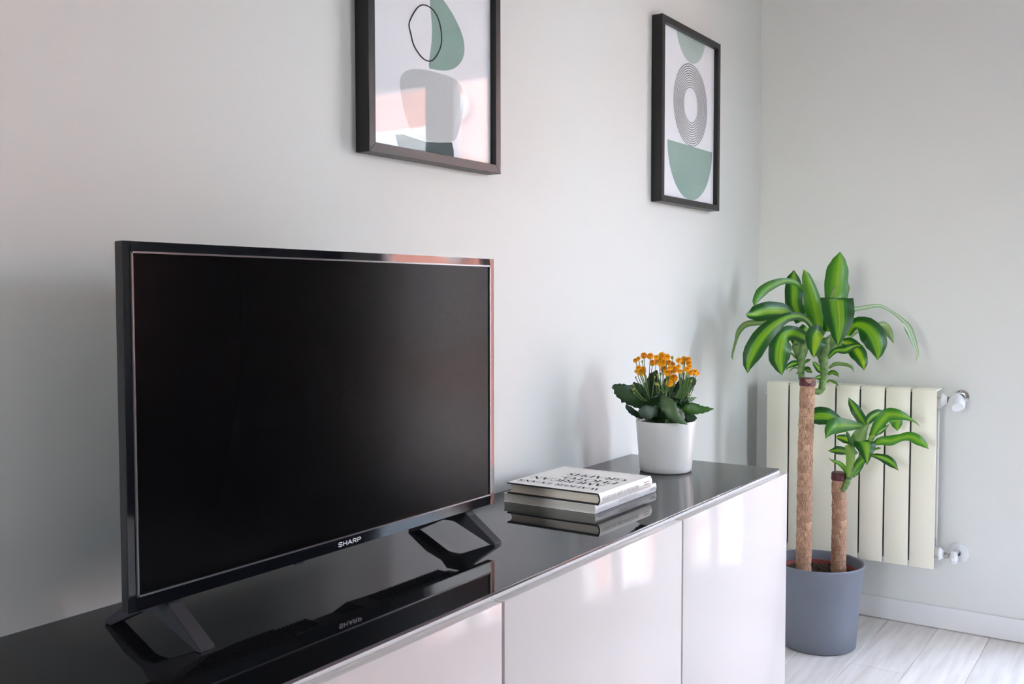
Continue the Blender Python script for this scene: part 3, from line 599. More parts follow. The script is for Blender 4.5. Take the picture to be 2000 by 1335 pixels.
# ---------------------------------------------------------------- sideboard: three cabinets under one sheet of black glass
ZT = .617
labels = ['white gloss cabinet at the end next to the potted dracaena', 'white gloss cabinet in the middle of the row, under the books',
          'white gloss cabinet under the television, at the cut-off end of the row']
for i in range(3):
    x1 = -.6 * i; x0 = x1 - .6
    c = thing('cabinet', labels[i], 'cabinet', (x1 - .3, -.21, 0), 'white cabinets under the black glass')
    tpan = .018
    link('body', boxes(((x0 + .0006, -.004, ZT - .004 - tpan), (x1 - .0006, -.40, ZT - .0045)), ((x0 + .0006, -.004, .001), (x1 - .0006, -.40, .02)),
                       ((x0 + .0006, -.004, .02), (x0 + tpan, -.40, ZT - .004 - tpan)), ((x1 - tpan, -.004, .02), (x1 - .0006, -.40, ZT - .004 - tpan)),
                       ((x0 + tpan, -.004, .02), (x1 - tpan, -.012, ZT - .004 - tpan))), m_carc, c)
    bm = bmesh.new(); box(bm, (x0 + .0032, -.4022, .012), (x1 - (.0032 if i else .0006), -.4196, ZT - .0088), .0011, 2)
    link('door', bm, m_door, c, smooth=True, auto=30)
gt = bmesh.new(); box(gt, (-1.8, -.0015, ZT - .0042), (0, -.40, ZT), .0009, 2)
for f in gt.faces:
    if abs(f.normal.z) < .9: f.material_index = 1
o = link('glass_top', gt, [m_black_glass, m_edge]); o['label'] = 'glossy black glass sheet covering the tops of the white cabinets'; o['category'] = 'glass top'

# ---------------------------------------------------------------- television
X0, X1, YF, ZB, ZH = -1.6363, -.9033, -.197, ZT + .0513, ZT + .4812
XC = (X0 + X1) / 2
tv = thing('television', 'black flat screen television on two splayed feet, standing on the black glass', 'television', (XC, -.162, ZT))
IX0, IX1, IZ0, IZ1 = X0 + .0105, X1 - .0125, ZB + .0165, ZH - .0115
link('housing', boxes(((X0, YF + .002, ZB), (X1, YF + .0165, ZH)), bevel=.0016), m_plastic, tv)
bz = bmesh.new()
for a, b in (((X0, YF, ZB), (IX0, YF + .004, ZH)), ((IX1, YF, ZB), (X1, YF + .004, ZH)), ((IX0, YF, IZ1), (IX1, YF + .004, ZH)), ((IX0, YF, ZB), (IX1, YF + .004, IZ0))):
    box(bz, a, b)
bmesh.ops.remove_doubles(bz, verts=bz.verts, dist=1e-6)
# roll the outer front edge of the bezel back a little, as the moulding does
for v in bz.verts:
    if abs(v.co.y - YF) < 1e-6 and (abs(v.co.x - X0) < 1e-6 or abs(v.co.x - X1) < 1e-6 or abs(v.co.z - ZB) < 1e-6 or abs(v.co.z - ZH) < 1e-6):
        v.co.y += .0016
link('bezel', bz, m_piano, tv)
link('trim', boxes(((IX0, YF - .0006, IZ0), (IX0 + .0022, YF + .003, IZ1)), ((IX1 - .0022, YF - .0006, IZ0), (IX1, YF + .003, IZ1)),
                   ((IX0, YF - .0006, IZ1 - .0022), (IX1, YF + .003, IZ1)), ((IX0, YF - .0006, IZ0), (IX1, YF + .003, IZ0 + .0022))), m_lip, tv)
link('screen', boxes(((IX0 + .0022, YF + .0018, IZ0 + .0022), (IX1 - .0022, YF + .0035, IZ1 - .0022))), m_screen, tv)
rh = bmesh.new()
prism([(X0 + .05, ZB + .012), (X0 + .20, ZB + .002), (XC - .10, ZB + .002), (XC - .08, ZB + .010), (XC + .02, ZB + .010), (XC + .05, ZB + .002), (X1 - .06, ZB + .012), (X1 - .07, ZB + .24), (X0 + .07, ZB + .24)],
      lambda u, v, w: Vector((u, w, v)), YF + .016, YF + .058, rh)
link('rear_housing', rh, m_plastic, tv)
vb = bmesh.new()
for k in range(34): box(vb, (X0 + .09 + k * .007, YF + .024, ZB + .001), (X0 + .0925 + k * .007, YF + .052, ZB + .006))
for k in range(26): box(vb, (XC + .09 + k * .007, YF + .024, ZB + .001), (XC + .0925 + k * .007, YF + .052, ZB + .006))
o = link('vent_slots', vb, m_plastic_soft, tv); o['kind'] = 'stuff'
link('sensor', boxes(((-1.375, YF + .004, ZB - .0035), (-1.358, YF + .014, ZB + .001)), bevel=.001), m_plastic, tv)
for name, x, s in (('foot', -1.571, 1), ('foot', -.972, 1)):
    poly = [(-.0640, 0), (-.0760, .0), (-.137, .0285), (-.145, .0300), (-.163, .0300), (-.169, .0288), (-.2420, .0), (-.2515, 0), (-.2515, .0035), (-.196, .043), (-.186, .0535), (-.150, .0535), (-.138, .0415), (-.104, .0300), (-.0640, .0045)]
    bm = bmesh.new()
    prism(poly, lambda u, v, w: Vector((x + w + (-.006 if False else 0), u, ZT + .0003 + v)), -.011, .011, bm)
    bmesh.ops.bevel(bm, geom=[e for e in bm.edges if abs(e.verts[0].co.x - e.verts[1].co.x) < 1e-6], offset=.0012, segments=2, affect='EDGES', clamp_overlap=True)
    link(name, bm, m_plastic_soft, tv)
def sans_place(u, v): return Vector((-1.2957 + u, YF - .0004, ZT + .0566 + v))
# wide bold sans capitals
def bold(text, name, parent, m, place, h, bar=.0017):
    G = {'S': (1.05, [[(.95, .78), (.80, .96), (.25, .96), (.08, .80), (.10, .62), (.25, .52), (.78, .48), (.94, .36), (.94, .2), (.78, .04), (.22, .04), (.05, .24)]]),
         'H': (1.05, [[(.12, 0), (.12, 1)], [(.93, 0), (.93, 1)], [(.12, .5), (.93, .5)]]),
         'A': (1.15, [[(.04, 0), (.58, 1)], [(.58, 1), (1.10, 0)], [(.25, .32), (.9, .32)]]),
         'R': (1.05, [[(.12, 0), (.12, 1)], [(.12, .94), (.75, .94), (.92, .82), (.92, .6), (.75, .48), (.12, .48)], [(.6, .48), (.95, 0)]]),
         'P': (1.0, [[(.12, 0), (.12, 1)], [(.12, .94), (.78, .94), (.94, .8), (.94, .58), (.78, .44), (.12, .44)]])}
    bm = bmesh.new(); x = 0
    for c in text:
        adv, ss = G[c]
        for s_ in ss:
            stroke_bm(bm, [(a, b, .2) for a, b in s_], lambda a, b: place((x + a) * h * 1.32, b * h))
        x += adv + .14
    return link(name, bm, m, parent)
bold('SHARP', 'logo_lettering', tv, m_logo, sans_place, .0061)

# ---------------------------------------------------------------- framed prints
def picture(x0, x1, z0, z1, label, art):
    t = thing('framed_print', label, 'picture', ((x0 + x1) / 2, 0, z0))
    d, b = -.032, .0172
    for a, c, cut in (((x0, x1), 'b', 0), ((x0, x1), 't', 0), ((z0, z1), 'l', 0), ((z0, z1), 'r', 0)):
        bm = bmesh.new()
        if c in 'bt':
            zo, zi = (z0, z0 + b) if c == 'b' else (z1, z1 - b)
            prism([(x0, zo), (x1, zo), (x1 - b, zi), (x0 + b, zi)], lambda u, v, w: Vector((u, w, v)), -.0005, d, bm)
        else:
            xo, xi = (x0, x0 + b) if c == 'l' else (x1, x1 - b)
            prism([(xo, z0), (xo, z1), (xi, z1 - b), (xi, z0 + b)], lambda u, v, w: Vector((u, w, v)), -.0005, d, bm)
        bmesh.ops.bevel(bm, geom=list(bm.edges), offset=.0006, segments=1, affect='EDGES')
        link('frame_bar', bm, m_frame, t)
    link('print_sheet', boxes(((x0 + b - .002, -.017, z0 + b - .002), (x1 - b + .002, -.0185, z1 - b + .002))), m_paper, t)
    art(t, x0, z0)
    link('glazing', boxes(((x0 + b - .001, -.0205, z0 + b - .001), (x1 - b + .001, -.0222, z1 - b + .001))), m_glazing, t)
    return t
def flat(name, poly, m, t, layer=1):
    return link(name, prism(poly, lambda u, v, w: Vector((u, w, v)), -.0185, -.0186 - .0002 * layer), m, t)
def ring_poly(cx, cz, r, w, n=72):
    bm = bmesh.new(); y = -.0192
    A = [bm.verts.new((cx + (r - w / 2) * math.cos(2 * math.pi * k / n), y, cz + (r - w / 2) * math.sin(2 * math.pi * k / n))) for k in range(n)]
    B = [bm.verts.new((cx + (r + w / 2) * math.cos(2 * math.pi * k / n), y, cz + (r + w / 2) * math.sin(2 * math.pi * k / n))) for k in range(n)]
    for k in range(n): bm.faces.new((A[k], A[(k + 1) % n], B[(k + 1) % n], B[k]))
    return bm
def art_right(t, x0, z0):
    cx = .3245
    zc, r, zl = 1.797, .104, 1.7638
    a0 = math.asin((zl - zc) / r)
    flat('half_disc', [(cx + r * math.cos(a), zc + r * math.sin(a)) for a in [math.pi - a0 + (2 * a0 + math.pi) * k / 36 for k in range(37)]], m_pale_green, t)
    for k in range(11):
        link('ring_line', ring_poly(cx, 1.5745, .0500 + .00645 * k, .0019), m_ink, t)
    r2 = .1545
    flat('half_disc', [(cx + .002 + r2 * math.cos(a), 1.4592 + r2 * .99 * math.sin(a)) for a in [math.pi + math.pi * k / 48 for k in range(49)]], m_green, t, 1)
def art_left(t, x0, z0):
    grey = [(-.9434, 1.419), (-.9375, 1.4323), (-.922, 1.4431), (-.8985, 1.4494), (-.8664, 1.4533), (-.8291, 1.4545), (-.7906, 1.4536), (-.7687, 1.447), (-.7576, 1.4356), (-.7532, 1.4176), (-.7556, 1.3958), (-.7647, 1.3678), (-.7782, 1.3394), (-.7958, 1.3305), (-.8301, 1.3249), (-.8634, 1.3233), (-.8877, 1.3253), (-.9094, 1.335), (-.9229, 1.3506), (-.9343, 1.3737), (-.9409, 1.3973)]
    flat('slate_blob', [(-.9576, 1.3224), (-.9386, 1.3261), (-.9036, 1.3232), (-.8716, 1.321), (-.8301, 1.3244), (-.7915, 1.3297), (-.786, 1.315), (-.785, 1.3), (-.948, 1.3), (-.954, 1.312)], m_slate_print, t, 0.4)
    flat('grey_blob', smooth_loop(grey, 84), m_grey_print, t)
    green = [(-.8585, 1.61), (-.8571, 1.5841), (-.8521, 1.5472), (-.851, 1.5245), (-.8537, 1.501), (-.8588, 1.4771), (-.8602, 1.4603), (-.8499, 1.4584), (-.8121, 1.4628), (-.7817, 1.4731), (-.7595, 1.4911), (-.7504, 1.5115), (-.7539, 1.5348), (-.768, 1.5555), (-.7854, 1.5726), (-.8069, 1.5885), (-.8162, 1.594), (-.84, 1.612)]
    flat('green_blob', smooth_loop(green, 90), m_green, t)
    loop = [(-.8795, 1.5699), (-.8654, 1.5715), (-.849, 1.5682), (-.8367, 1.5596), (-.8284, 1.5474), (-.8235, 1.5304), (-.8236, 1.5124), (-.8309, 1.4954), (-.8456, 1.4784), (-.8589, 1.4715), (-.8743, 1.4716), (-.8903, 1.4785), (-.906, 1.4928), (-.9136, 1.5111), (-.9181, 1.5262), (-.9094, 1.543), (-.8935, 1.5616)]
    P = smooth_loop(loop, 90); bm = bmesh.new()
    tube([(u, -.0192, v) for u, v in P + P[:1]], .00125, 6, False, bm)
    link('black_outline', bm, m_ink, t)
picture(-1.0412, -.6450, ZT + .6655, ZT + 1.163, 'dark framed abstract print with a black loop outline over green, above the television', art_left)
picture(.1096, .5088, ZT + .6692, ZT + 1.1645, 'dark framed abstract print with concentric rings and green half discs, near the corner', art_right)

# ---------------------------------------------------------------- books
def book(label, x0, x1, y0, y1, z0, z1, mc, mp_, mb, hard):
    """spine along y0 (towards the room), head edge at x0"""
    t = thing('book', label, 'book', ((x0 + x1) / 2, (y0 + y1) / 2, z0), 'books stacked on the black glass')
    h = z1 - z0; e = .0030 if hard else .0014
    bulge = .004 if hard else .002
    n = 10
    sp = [(y0 - bulge * math.sin(math.pi * k / n) - 0, z0 + h * k / n) for k in range(n + 1)]
    outer = [(y1, z0), (y0, z0)] + sp[1:-1] + [(y0, z1), (y1, z1)]
    inner = [(y1, z1 - e), (y0 + .001, z1 - e)] + [(a + e, z0 + e + (b - z0) * (h - 2 * e) / h) for a, b in sp[1:-1][::-1]] + [(y0 + .001, z0 + e), (y1, z0 + e)]
    bm = bmesh.new(); poly = outer + inner
    ring0 = [bm.verts.new((x0, a, b)) for a, b in poly]; ring1 = [bm.verts.new((x1, a, b)) for a, b in poly]
    m_ = len(outer); N = len(poly)
    for i in range(N):
        j = (i + 1) % N; f = bm.faces.new((ring0[i], ring0[j], ring1[j], ring1[i])); f.material_index = 0 if i < m_ - 1 else 1
    for R_ in (ring0, ring1):
        for i in range(m_ - 1): f = bm.faces.new((R_[i], R_[i + 1], R_[N - 2 - i], R_[N - 1 - i])); f.material_index = 1
    bmesh.ops.recalc_face_normals(bm, faces=bm.faces)
    link('cover', bm, [mc, mb], t)
    ins = .0045 if hard else .0012
    bk = [(y1 - ins, z0 + e)] + [(a + e + .0006, z0 + e + (b - z0) * (h - 2 * e) / h) for a, b in sp] + [(y1 - ins, z1 - e)] + [(y1 - ins - .004, z1 - e - (h - 2 * e) * .5)] * (1 if hard else 0)
    link('pages', prism(bk, lambda u, v, w: Vector((w, u, v)), x0 + ins, x1 - ins), mp_, t)
    return t
b1 = book('slim white book at the bottom of the stack, lying on the black glass', -.683, -.4185, -.2745, -.0635, ZT + .0004, ZT + .0185, m_cover_white, m_pages2, m_cover, False)
b2 = book('cream hardback photography book lying on top of the slim white book', -.6860, -.4640, -.2845, -.0745, ZT + .0187, ZT + .0415, m_cover, m_pages, m_board, True)
zt = ZT + .0418
def cover_line(text, x_mid, y_from, y_to, h, m=m_ink):
    lettering(text, 'cover_lettering', b2, m, lambda u, v: Vector((x_mid + h / 2 - v, y_from + u, zt)), y_to - y_from, h)
cover_line('WALKER EVANS', -.652, -.2660, -.0800, .0165)
cover_line('AMERICAN', -.6115, -.2570, -.0850, .0225)
cover_line('PHOTO-', -.5780, -.2670, -.1330, .0225)
cover_line('GRAPHS', -.5400, -.2670, -.1300, .0235)
cover_line('THE MUSEUM OF MODERN ART', -.4725, -.2600, -.0900, .0055, m_ink_red)
ysp = -.2889
lettering('WALKER EVANS AMERICAN PHOTOGRAPHS', 'spine_lettering', b2, m_ink_grey, lambda u, v: Vector((-.678 + u, ysp, ZT + .0262 + v)), .152, .0075)
for k in range(2):
    bm = bmesh.new()
    for q in range(7): box(bm, (-.502 + q * .0036, ysp, ZT + .0325 - k * .005), (-.4995 + q * .0036, ysp + .0002, ZT + .0347 - k * .005))
    link('publisher_mark', bm, m_ink_red, b2)
ysp = -.27675
for xs, xe, hh, mm in ((-.668, -.640, .0030, m_ink_grey), (-.588, -.508, .0068, m_ink_pale), (-.449, -.425, .0062, m_ink_grey)):
    bm = bmesh.new(); x = xs; r_ = random.Random(int(-xs * 1000))
    while x < xe:
        stroke_bm(bm, [(x, .0065, .0008), (x + r_.uniform(-.001, .001), .0065 + hh, .0008)], lambda a, b: Vector((a, ysp, ZT + b)))
        x += r_.uniform(.0018, .0034)
    link('spine_mark', bm, mm, b1)

# ---------------------------------------------------------------- leaves
FACE = Vector((-.826, -.560, .04)).normalized()       # the side the crowns were turned to
def leaf(name, data, mats, parent, n=16, m_=6, scallop=0, ripple=.045):
    P, H, tilt, arch, tone = data
    sp = catmull(P, n); hw = lerp_list(H, n); bm = bmesh.new(); uvl = bm.loops.layers.uv.new('UVMap')
    rows = []; rr = random.Random(int(abs(P[0][0] * 7919 + P[-1][2] * 104729) * 1000) % 99991)
    ph = rr.uniform(0, 6)
    for i, p in enumerate(sp):
        t = (sp[min(i + 1, n - 1)] - sp[max(i - 1, 0)]).normalized()
        side = t.cross(FACE)
        if side.length < .15: side = t.cross(Vector((0, 0, 1)))
        side.normalize()
        side = Matrix.Rotation(math.radians(tilt), 3, t) @ side
        nrm = side.cross(t).normalized()
        if nrm.dot(FACE) < 0: nrm = -nrm
        row = []
        for k in range(m_ + 1):
            u = -1 + 2 * k / m_
            w = hw[i] * (1 - (scallop * (abs(math.sin(i * 1.25 + ph)) if abs(u) > .9 else 0) if 1 < i < n - 1 else 0))
            wave = ripple * hw[i] * math.sin(i * .9 + ph + (2 if u > 0 else 0)) * abs(u)
            row.append(bm.verts.new(p + side * u * w - nrm * (arch * hw[i] * u * u) + nrm * wave))
        rows.append(row)
    for i in range(n - 1):
        for k in range(m_):
            f = bm.faces.new((rows[i][k], rows[i][k + 1], rows[i + 1][k + 1], rows[i + 1][k]))
            for lp, (a, b) in zip(f.loops, ((k, i), (k + 1, i), (k + 1, i + 1), (k, i + 1))):
                lp[uvl].uv = (a / m_, b / (n - 1) + ph)
    return link(name, bm, mats[tone], parent, smooth=True)

# ---------------------------------------------------------------- dracaena in its planter
PX, PY = .585, -.321
dc = thing('potted_dracaena', 'tall two-stemmed dracaena with striped leaves in a round blue grey planter on the floor', 'plant', (PX, PY, 0))
prof = [(0, .001), (.104, .001), (.1085, .005), (.112, .06), (.119, .15), (.1275, .238), (.130, .243), (.1305, .2465), (.1285, .249), (.1255, .2488), (.1225, .245), (.1195, .20), (.118, .15), (0, .15)]
link('planter', lathe(prof, 72, (PX, PY, 0)), m_planter, dc, smooth=True, auto=50)
link('nursery_pot', lathe([(.100, .152), (.110, .219), (.1135, .2215), (.1135, .2245), (.108, .2245), (.105, .215), (.100, .19)], 56, (PX, PY, 0)), m_liner, dc, smooth=True, auto=50)
sb = bmesh.new(); rs = random.Random(5)
bmesh.ops.create_grid(sb, x_segments=54, y_segments=54, size=.104, matrix=Matrix.Translation((PX, PY, .212)))
for v in list(sb.verts):
    if (v.co.x - PX) ** 2 + (v.co.y - PY) ** 2 > .1045 ** 2: sb.verts.remove(v)
for v in sb.verts: v.co.z += rs.uniform(-.004, .006)
o = link('soil', sb, m_soil, dc, smooth=False); o['kind'] = 'stuff'
def cane(name, base, top, r0, r1, seed):
    base, top = Vector(base), Vector(top); r_ = random.Random(seed); L = (top - base).length
    n, m_ = int(L / .0032), 30; bm = bmesh.new(); uvl = bm.loops.layers.uv.new('UVMap'); rows = []
    ringz = []; z = 0
    while z < L: ringz.append(z); z += r_.uniform(.015, .024)
    tilt_ = [(r_.uniform(-.004, .004), r_.uniform(0, 6.3)) for _ in ringz]
    bulg = [r_.uniform(-.0010, .0012) for _ in ringz]
    for i in range(n + 1):
        s = i / n; c = base.lerp(top, s) + Vector((.0012 * math.sin(s * 9 + seed), .0012 * math.cos(s * 7 + seed), 0)); row = []
        for k in range(m_):
            a = 2 * math.pi * k / m_; r = r0 + (r1 - r0) * s
            zz = s * L; g = 0
            for (zr, (am, ph), bu) in zip(ringz, tilt_, bulg):
                d = zz - (zr + am * math.sin(a + ph))
                if 0 <= d < .02: g = max(g, bu * (1 - d / .02) + .0006)
                if abs(d) < .0024: g -= .0011 * (1 - abs(d) / .0024)
            r += g + .0004 * math.sin(a * 5 + zz * 90) + r_.uniform(-.0003, .0003)
            row.append(bm.verts.new(c + Vector((r * math.cos(a), r * math.sin(a), 0))))
        rows.append(row)
    for i in range(n):
        for k in range(m_):
            f = bm.faces.new((rows[i][k], rows[i][(k + 1) % m_], rows[i + 1][(k + 1) % m_], rows[i + 1][k]))
            for lp, (a, b) in zip(f.loops, ((k, i), (k + 1, i), (k + 1, i + 1), (k, i + 1))):
                lp[uvl].uv = (a / m_ * 6, b / n * L / .018)
    bm.faces.new(rows[-1])
    o = link(name, bm, m_bark, dc, smooth=True)
    w = lathe([(0, L - .0005), (r1 * .2, L + .002), (r1 + .0004, L + .0015), (r1 + .0018, L - .001), (r1 + .0024, L - .0205), (r1 + .0006, L - .0220)], 30, top - Vector((0, 0, L)))
    link('wax_cap', w, m_wax, o, smooth=True, auto=50)
    return o
cane('tall_cane', (.5392, -.2890, .195), (.5427, -.2942, .7915), .0220, .0208, 2)
cane('short_cane', (.6237, -.3700, .195), (.6213, -.3664, .5105), .0215, .0195, 5)
def shoot(pts, r0, r1, n=14):
    P = catmull(pts, n); rad = []
    for i in range(n):
        r = r0 + (r1 - r0) * i / (n - 1); rad.append(r * (1 + (.12 if i % 2 else -.06)))
    return link('shoot', tube(P, rad, 12), m_shoot, dc, smooth=True)
shoot([(.5405, -.2790, .786), (.5418, -.2755, .805), (.5421, -.2755, .821), (.5427, -.2764, .846), (.5418, -.275, .868), (.543, -.277, .90)], .0085, .0125)
shoot([(.5480, -.3060, .7555), (.5575, -.3150, .7530), (.5652, -.3275, .7560), (.5675, -.3309, .778), (.5697, -.3341, .807), (.5687, -.3326, .833), (.5694, -.3336, .8535), (.5712, -.3364, .8788), (.572, -.337, .91)], .0085, .0125, 18)
shoot([(.6085, -.3790, .462), (.6095, -.3850, .468), (.6143, -.3918, .484), (.6189, -.3986, .5055), (.6294, -.4141, .5378), (.6376, -.4262, .5615), (.640, -.430, .585)], .0085, .0075, 16)
for d in TALL_LEAVES: leaf('leaf', d, LEAF, dc, n=20, m_=6)
for d in SHORT_LEAVES: leaf('leaf', d, LEAF, dc, n=20, m_=6)

# ---------------------------------------------------------------- kalanchoe in a white pot
KX, KY = -.1735, -.1819
kp = thing('potted_kalanchoe', 'orange flowering kalanchoe in a white plastic pot on the black glass', 'plant', (KX, KY, ZT))
kpr = [(0, .0004), (.0585, .0004), (.0612, .0035), (.0622, .012), (.0700, .108), (.0712, .1195), (.0706, .1215), (.0690, .1215), (.0682, .119), (.0660, .085), (0, .085)]
link('pot', lathe(kpr, 64, (KX, KY, ZT)), m_pot, kp, smooth=True, auto=50)
sb = bmesh.new()
bmesh.ops.create_circle(sb, cap_ends=True, segments=32, radius=.0672, matrix=Matrix.Translation((KX, KY, ZT + .114)))
link('soil', sb, m_soil, kp)
for d in KALANCHOE_LEAVES: leaf('leaf', d, KLEAF, kp, n=18, m_=8, scallop=.26, ripple=.07)
rl = random.Random(12)
for k in range(22):
    a = 2 * math.pi * k / 22 + rl.uniform(-.15, .15); up_ = rl.uniform(.3, 1.0); r0 = rl.uniform(.01, .03); r1 = rl.uniform(.045, .068); dz = .018 + .055 * up_
    P = [(KX + (r0 + (r1 - r0) * s) * math.cos(a), KY + (r0 + (r1 - r0) * s) * math.sin(a), ZT + .112 + dz * math.sin(1.45 * s)) for s in (0, .35, .7, 1)]
    leaf('leaf', (P, [.007, .021, .023, .003], 0, .25, rl.choice((1, 1, 3, 0))), KLEAF, kp, n=14, m_=6, scallop=.2, ripple=.06)
def rosette(seed):
    bm = bmesh.new(); r_ = random.Random(seed)
    for layer, (cnt, rad, elev) in enumerate(((9, .92, -38), (10, 1.0, -12), (9, .96, 12), (8, .86, 34), (7, .72, 56), (4, .55, 78))):
        for k in range(cnt):
            a = 2 * math.pi * (k + .5 * (layer % 2) + r_.uniform(-.15, .15)) / cnt; e = math.radians(elev + r_.uniform(-6, 6))
            d = Vector((math.cos(a) * math.cos(e), math.sin(a) * math.cos(e), math.sin(e))); s = Vector((-math.sin(a), math.cos(a), 0)); n_ = d.cross(s)
            if n_.z < 0: n_ = -n_
            w = .26 * rad + .08
            b0 = bm.verts.new((0, 0, .05 * layer)); c = bm.verts.new(d * rad * .62 + n_ * .05 + Vector((0, 0, .05 * layer)))
            l1 = bm.verts.new(d * rad * .6 + s * w + Vector((0, 0, .05 * layer))); r1 = bm.verts.new(d * rad * .6 - s * w + Vector((0, 0, .05 * layer)))
            tl = bm.verts.new(d * rad * .95 + s * w * .5 - n_ * .06 + Vector((0, 0, .05 * layer))); tr_ = bm.verts.new(d * rad * .95 - s * w * .5 - n_ * .06 + Vector((0, 0, .05 * layer)))
            for f in ((b0, l1, c), (b0, c, r1), (l1, tl, c), (c, tl, tr_), (c, tr_, r1)): bm.faces.new(f)
    me = bpy.data.meshes.new('flower'); bm.to_mesh(me); bm.free(); me.materials.append(m_petal)
    for p in me.polygons: p.use_smooth = True
    return me
RO = [rosette(s) for s in range(4)]
rf = random.Random(8)
heads = []
for i, (x, y, z, r) in enumerate(FLOWERS):
    o = bpy.data.objects.new('flower', RO[i % 4]); COL.objects.link(o); o.parent = kp
    p = Vector((x, y, z)); ax = (p - Vector((KX, KY, ZT + .16))); ax.normalize(); ax = (ax + Vector((-.55, -.38, .45)) + Vector((rf.uniform(-.3, .3), rf.uniform(-.3, .3), rf.uniform(-.1, .2)))).normalized()
    q = Vector((0, 0, 1)).rotation_difference(ax)
    o.matrix_local = Matrix.Translation(p - kp.location - ax * r * .3) @ q.to_matrix().to_4x4() @ Matrix.Rotation(rf.uniform(0, 6), 4, 'Z') @ Matrix.Scale(r * 1.18, 4)
    heads.append((p - ax * r * .3, r))
bmb = bmesh.new(); bmesh.ops.create_icosphere(bmb, subdivisions=2, radius=1)
for v in bmb.verts:
    v.co.z *= 1.35
    if v.co.z > .5: v.co.x *= .8; v.co.y *= .8
me_b = bpy.data.meshes.new('bud'); bmb.to_mesh(me_b); bmb.free(); me_b.materials.append(m_bud)
for p in me_b.polygons: p.use_smooth = True
for (x, y, z, r) in BUDS:
    o = bpy.data.objects.new('bud', me_b); COL.objects.link(o); o.parent = kp
    o.matrix_local = Matrix.Translation(Vector((x, y, z)) - kp.location) @ Matrix.Rotation(rf.uniform(-.5, .5), 4, 'X') @ Matrix.Scale(r * .62, 4)
    heads.append((Vector((x, y, z - r * .4)), r * .5))
# flower stalks: each main stalk carries the heads nearest to it
nodes = []
for k in range(14):
    a = 2 * math.pi * k / 14; rr_ = .012 if k % 2 else .030
    nodes.append(Vector((KX + rr_ * 1.5 * math.cos(a), KY + rr_ * 1.5 * math.sin(a), ZT + .165 + .012 * (k % 3))))
groups = {k: [] for k in range(14)}
for p, r in heads:
    k = min(range(14), key=lambda q: (nodes[q].xy - p.xy).length); groups[k].append(p)
for k, nd in enumerate(nodes):
    if not groups[k]: continue
    low = min(p.z for p in groups[k]); nd.z = min(nd.z, low - .012)
    bs = Vector((KX + (nd.x - KX) * .35, KY + (nd.y - KY) * .35, ZT + .100))
    bm = bmesh.new(); mid = bs.lerp(nd, .5) + Vector((rf.uniform(-.004, .004), rf.uniform(-.004, .004), 0))
    tube(catmull([bs, mid, nd], 8), [.0028 - .0001 * q for q in range(8)], 8, True, bm)
    for p in groups[k]:
        tube(catmull([nd, nd.lerp(p, .55) + Vector((0, 0, -.006)), p], 6), .0009, 6, True, bm)
    link('flower_stem', bm, m_kstem, kp, smooth=True)

# ---------------------------------------------------------------- radiator
RX, RY0, RY1, RZ0, RZ1 = .823, -.0714, -.5965, .2065, .7525
rd = thing('radiator', 'cream seven section radiator hung on the far wall behind the dracaena', 'radiator', (XE - .02, (RY0 + RY1) / 2, RZ0))
ps = (RY0 - RY1) / 7
sec0 = None
for k in range(7):
    ya = RY0 - k * ps - .0024; yb = ya - ps + .0048
    bm = bmesh.new(); box(bm, (RX, ya, RZ0 + .003), (RX + .0045, yb, RZ1 - .005), .0015, 2)
    for z_ in ((RZ1 - .007, RZ1 - .001),): box(bm, (RX + .002, ya, z_[0]), (RX + .078, yb, z_[1]), .0025, 2)
    box(bm, (RX + .0045, (ya + yb) / 2 - .004, RZ0 + .05), (RX + .07, (ya + yb) / 2 + .004, RZ1 - .006))
    o = link('section', bm, m_rad, rd, smooth=True, auto=30)
    bm = bmesh.new()
    for dx, inset, zt_, zb_ in ((.020, .004, .03, .06), (.040, .001, .05, .09), (.062, .004, .03, .06)):
        box(bm, (RX + dx, ya - inset, RZ0 + zb_), (RX + dx + .012, yb + inset, RZ1 - zt_), .002, 1)
    link('fin', bm, m_rad_side, o)
link('gap_shade_strips', boxes(*[((RX + .006, RY0 - k * ps + .0022, RZ0 + .02), (RX + .07, RY0 - k * ps - .0022, RZ1 - .012)) for k in range(1, 7)]), m_gap, rd)  # dark strips standing in for shade in the gaps
link('manifold', tube([(RX + .045, RY0 + .004, RZ1 - .045), (RX + .045, RY1 - .004, RZ1 - .045)], .017, 20), m_rad_side, rd, smooth=True, auto=40)
link('manifold', tube([(RX + .045, RY0 + .004, RZ0 + .045), (RX + .045, RY1 - .004, RZ0 + .045)], .017, 20), m_rad_side, rd, smooth=True, auto=40)
link('bleed_valve', lathe([(0, 0), (.012, 0), (.013, .004), (.007, .006), (.006, .014), (0, .014)], 20, (RX + .045, RY0 + .004, RZ1 - .045), Vector((0, 1, 0))), m_chrome, rd, smooth=True, auto=40)
link('wall_bracket', boxes(((RX + .07, RY0 - .11, RZ1 - .06), (XE, RY0 - .135, RZ1 - .03)), ((RX + .07, RY1 + .11, RZ1 - .06), (XE, RY1 + .135, RZ1 - .03)),
                           ((RX + .07, RY0 - .11, RZ0 + .05), (XE, RY0 - .135, RZ0 + .08)), ((RX + .07, RY1 + .11, RZ0 + .05), (XE, RY1 + .135, RZ0 + .08))), m_rad_side, rd)
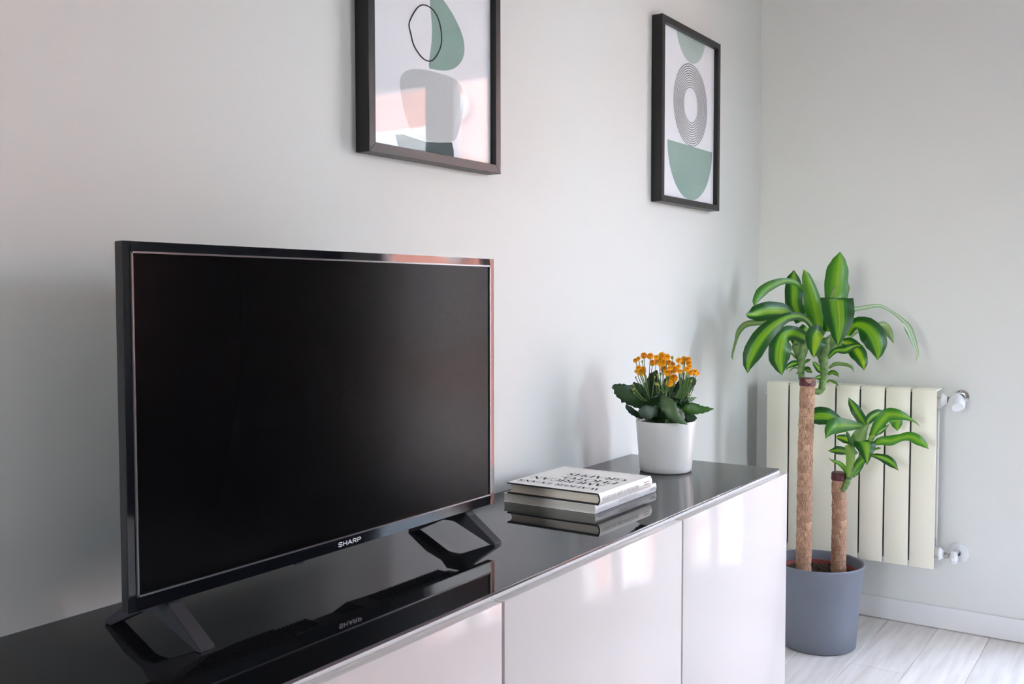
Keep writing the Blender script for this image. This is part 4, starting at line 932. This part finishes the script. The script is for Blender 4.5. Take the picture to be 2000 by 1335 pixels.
# thermostatic head on the upper pipe
vz = RZ1 - .0345
va = link('radiator_valve', lathe([(0, 0), (.0185, 0), (.0185, .005), (.014, .007), (.012, .016), (0, .016)], 24, (RX + .045, RY1 - .004, vz), Vector((0, -1, 0))), m_white_plastic, rd, smooth=True, auto=40)
link('valve_nut', lathe([(0, .012), (.0095, .012), (.0105, .016), (.0105, .026), (.0075, .028), (.0075, .047), (0, .047)], 6, (RX + .045, RY1 - .004, vz), Vector((0, -1, 0))), m_brass, va)
hx = Vector((RX + .047, -.640, vz - .003)); hd = Vector((-.62, -.22, -.38)).normalized()
link('valve_head', lathe([(0, -.022), (.015, -.022), (.020, -.014), (.0235, 0), (.0235, .012), (.021, .024), (.0165, .0305), (.0155, .0305), (.0148, .0285), (0, .0285)], 36, hx, hd), m_white_plastic, va, smooth=True, auto=35)
link('pipe', tube([(RX + .047, -.640, vz), (RX + .075, -.640, vz + .004), (XE, -.640, vz + .006)], .0085, 14), m_chrome, va, smooth=True, auto=40)
link('wall_collar', lathe([(.009, 0), (.0215, 0), (.0205, .004), (.012, .007), (.009, .007)], 30, (XE, -.645, vz + .006), Vector((-1, 0, 0))), m_chrome, va, smooth=True, auto=40)
# lockshield on the lower pipe
lz = RZ0 + .042
lv = link('lockshield_valve', lathe([(0, 0), (.0195, 0), (.0195, .004), (.015, .007), (.013, .012), (0, .012)], 28, (RX + .045, RY1 - .004, lz), Vector((0, -1, 0))), m_white_plastic, rd, smooth=True, auto=40)
link('valve_nut', lathe([(0, .010), (.0085, .010), (.0095, .014), (.0095, .026), (.0070, .028), (.0070, .045), (0, .045)], 6, (RX + .045, RY1 - .004, lz), Vector((0, -1, 0))), m_chrome, lv)
link('valve_cap', lathe([(0, -.012), (.0115, -.012), (.0125, -.004), (.0125, .006), (.011, .016), (.0075, .021), (0, .0225)], 28, (RX + .045, -.641, lz - .004), Vector((-.6, -.15, -.45)).normalized()), m_white_plastic, lv, smooth=True, auto=40)
link('pipe', tube([(RX + .045, -.641, lz), (RX + .075, -.641, lz), (XE, -.641, lz)], .0085, 14), m_chrome, lv, smooth=True, auto=40)
link('wall_collar', lathe([(.009, 0), (.0310, 0), (.0300, .006), (.022, .0105), (.010, .0115), (.009, .0115)], 40, (XE, -.643, lz - .004), Vector((-1, 0, 0))), m_white_plastic, lv, smooth=True, auto=40)
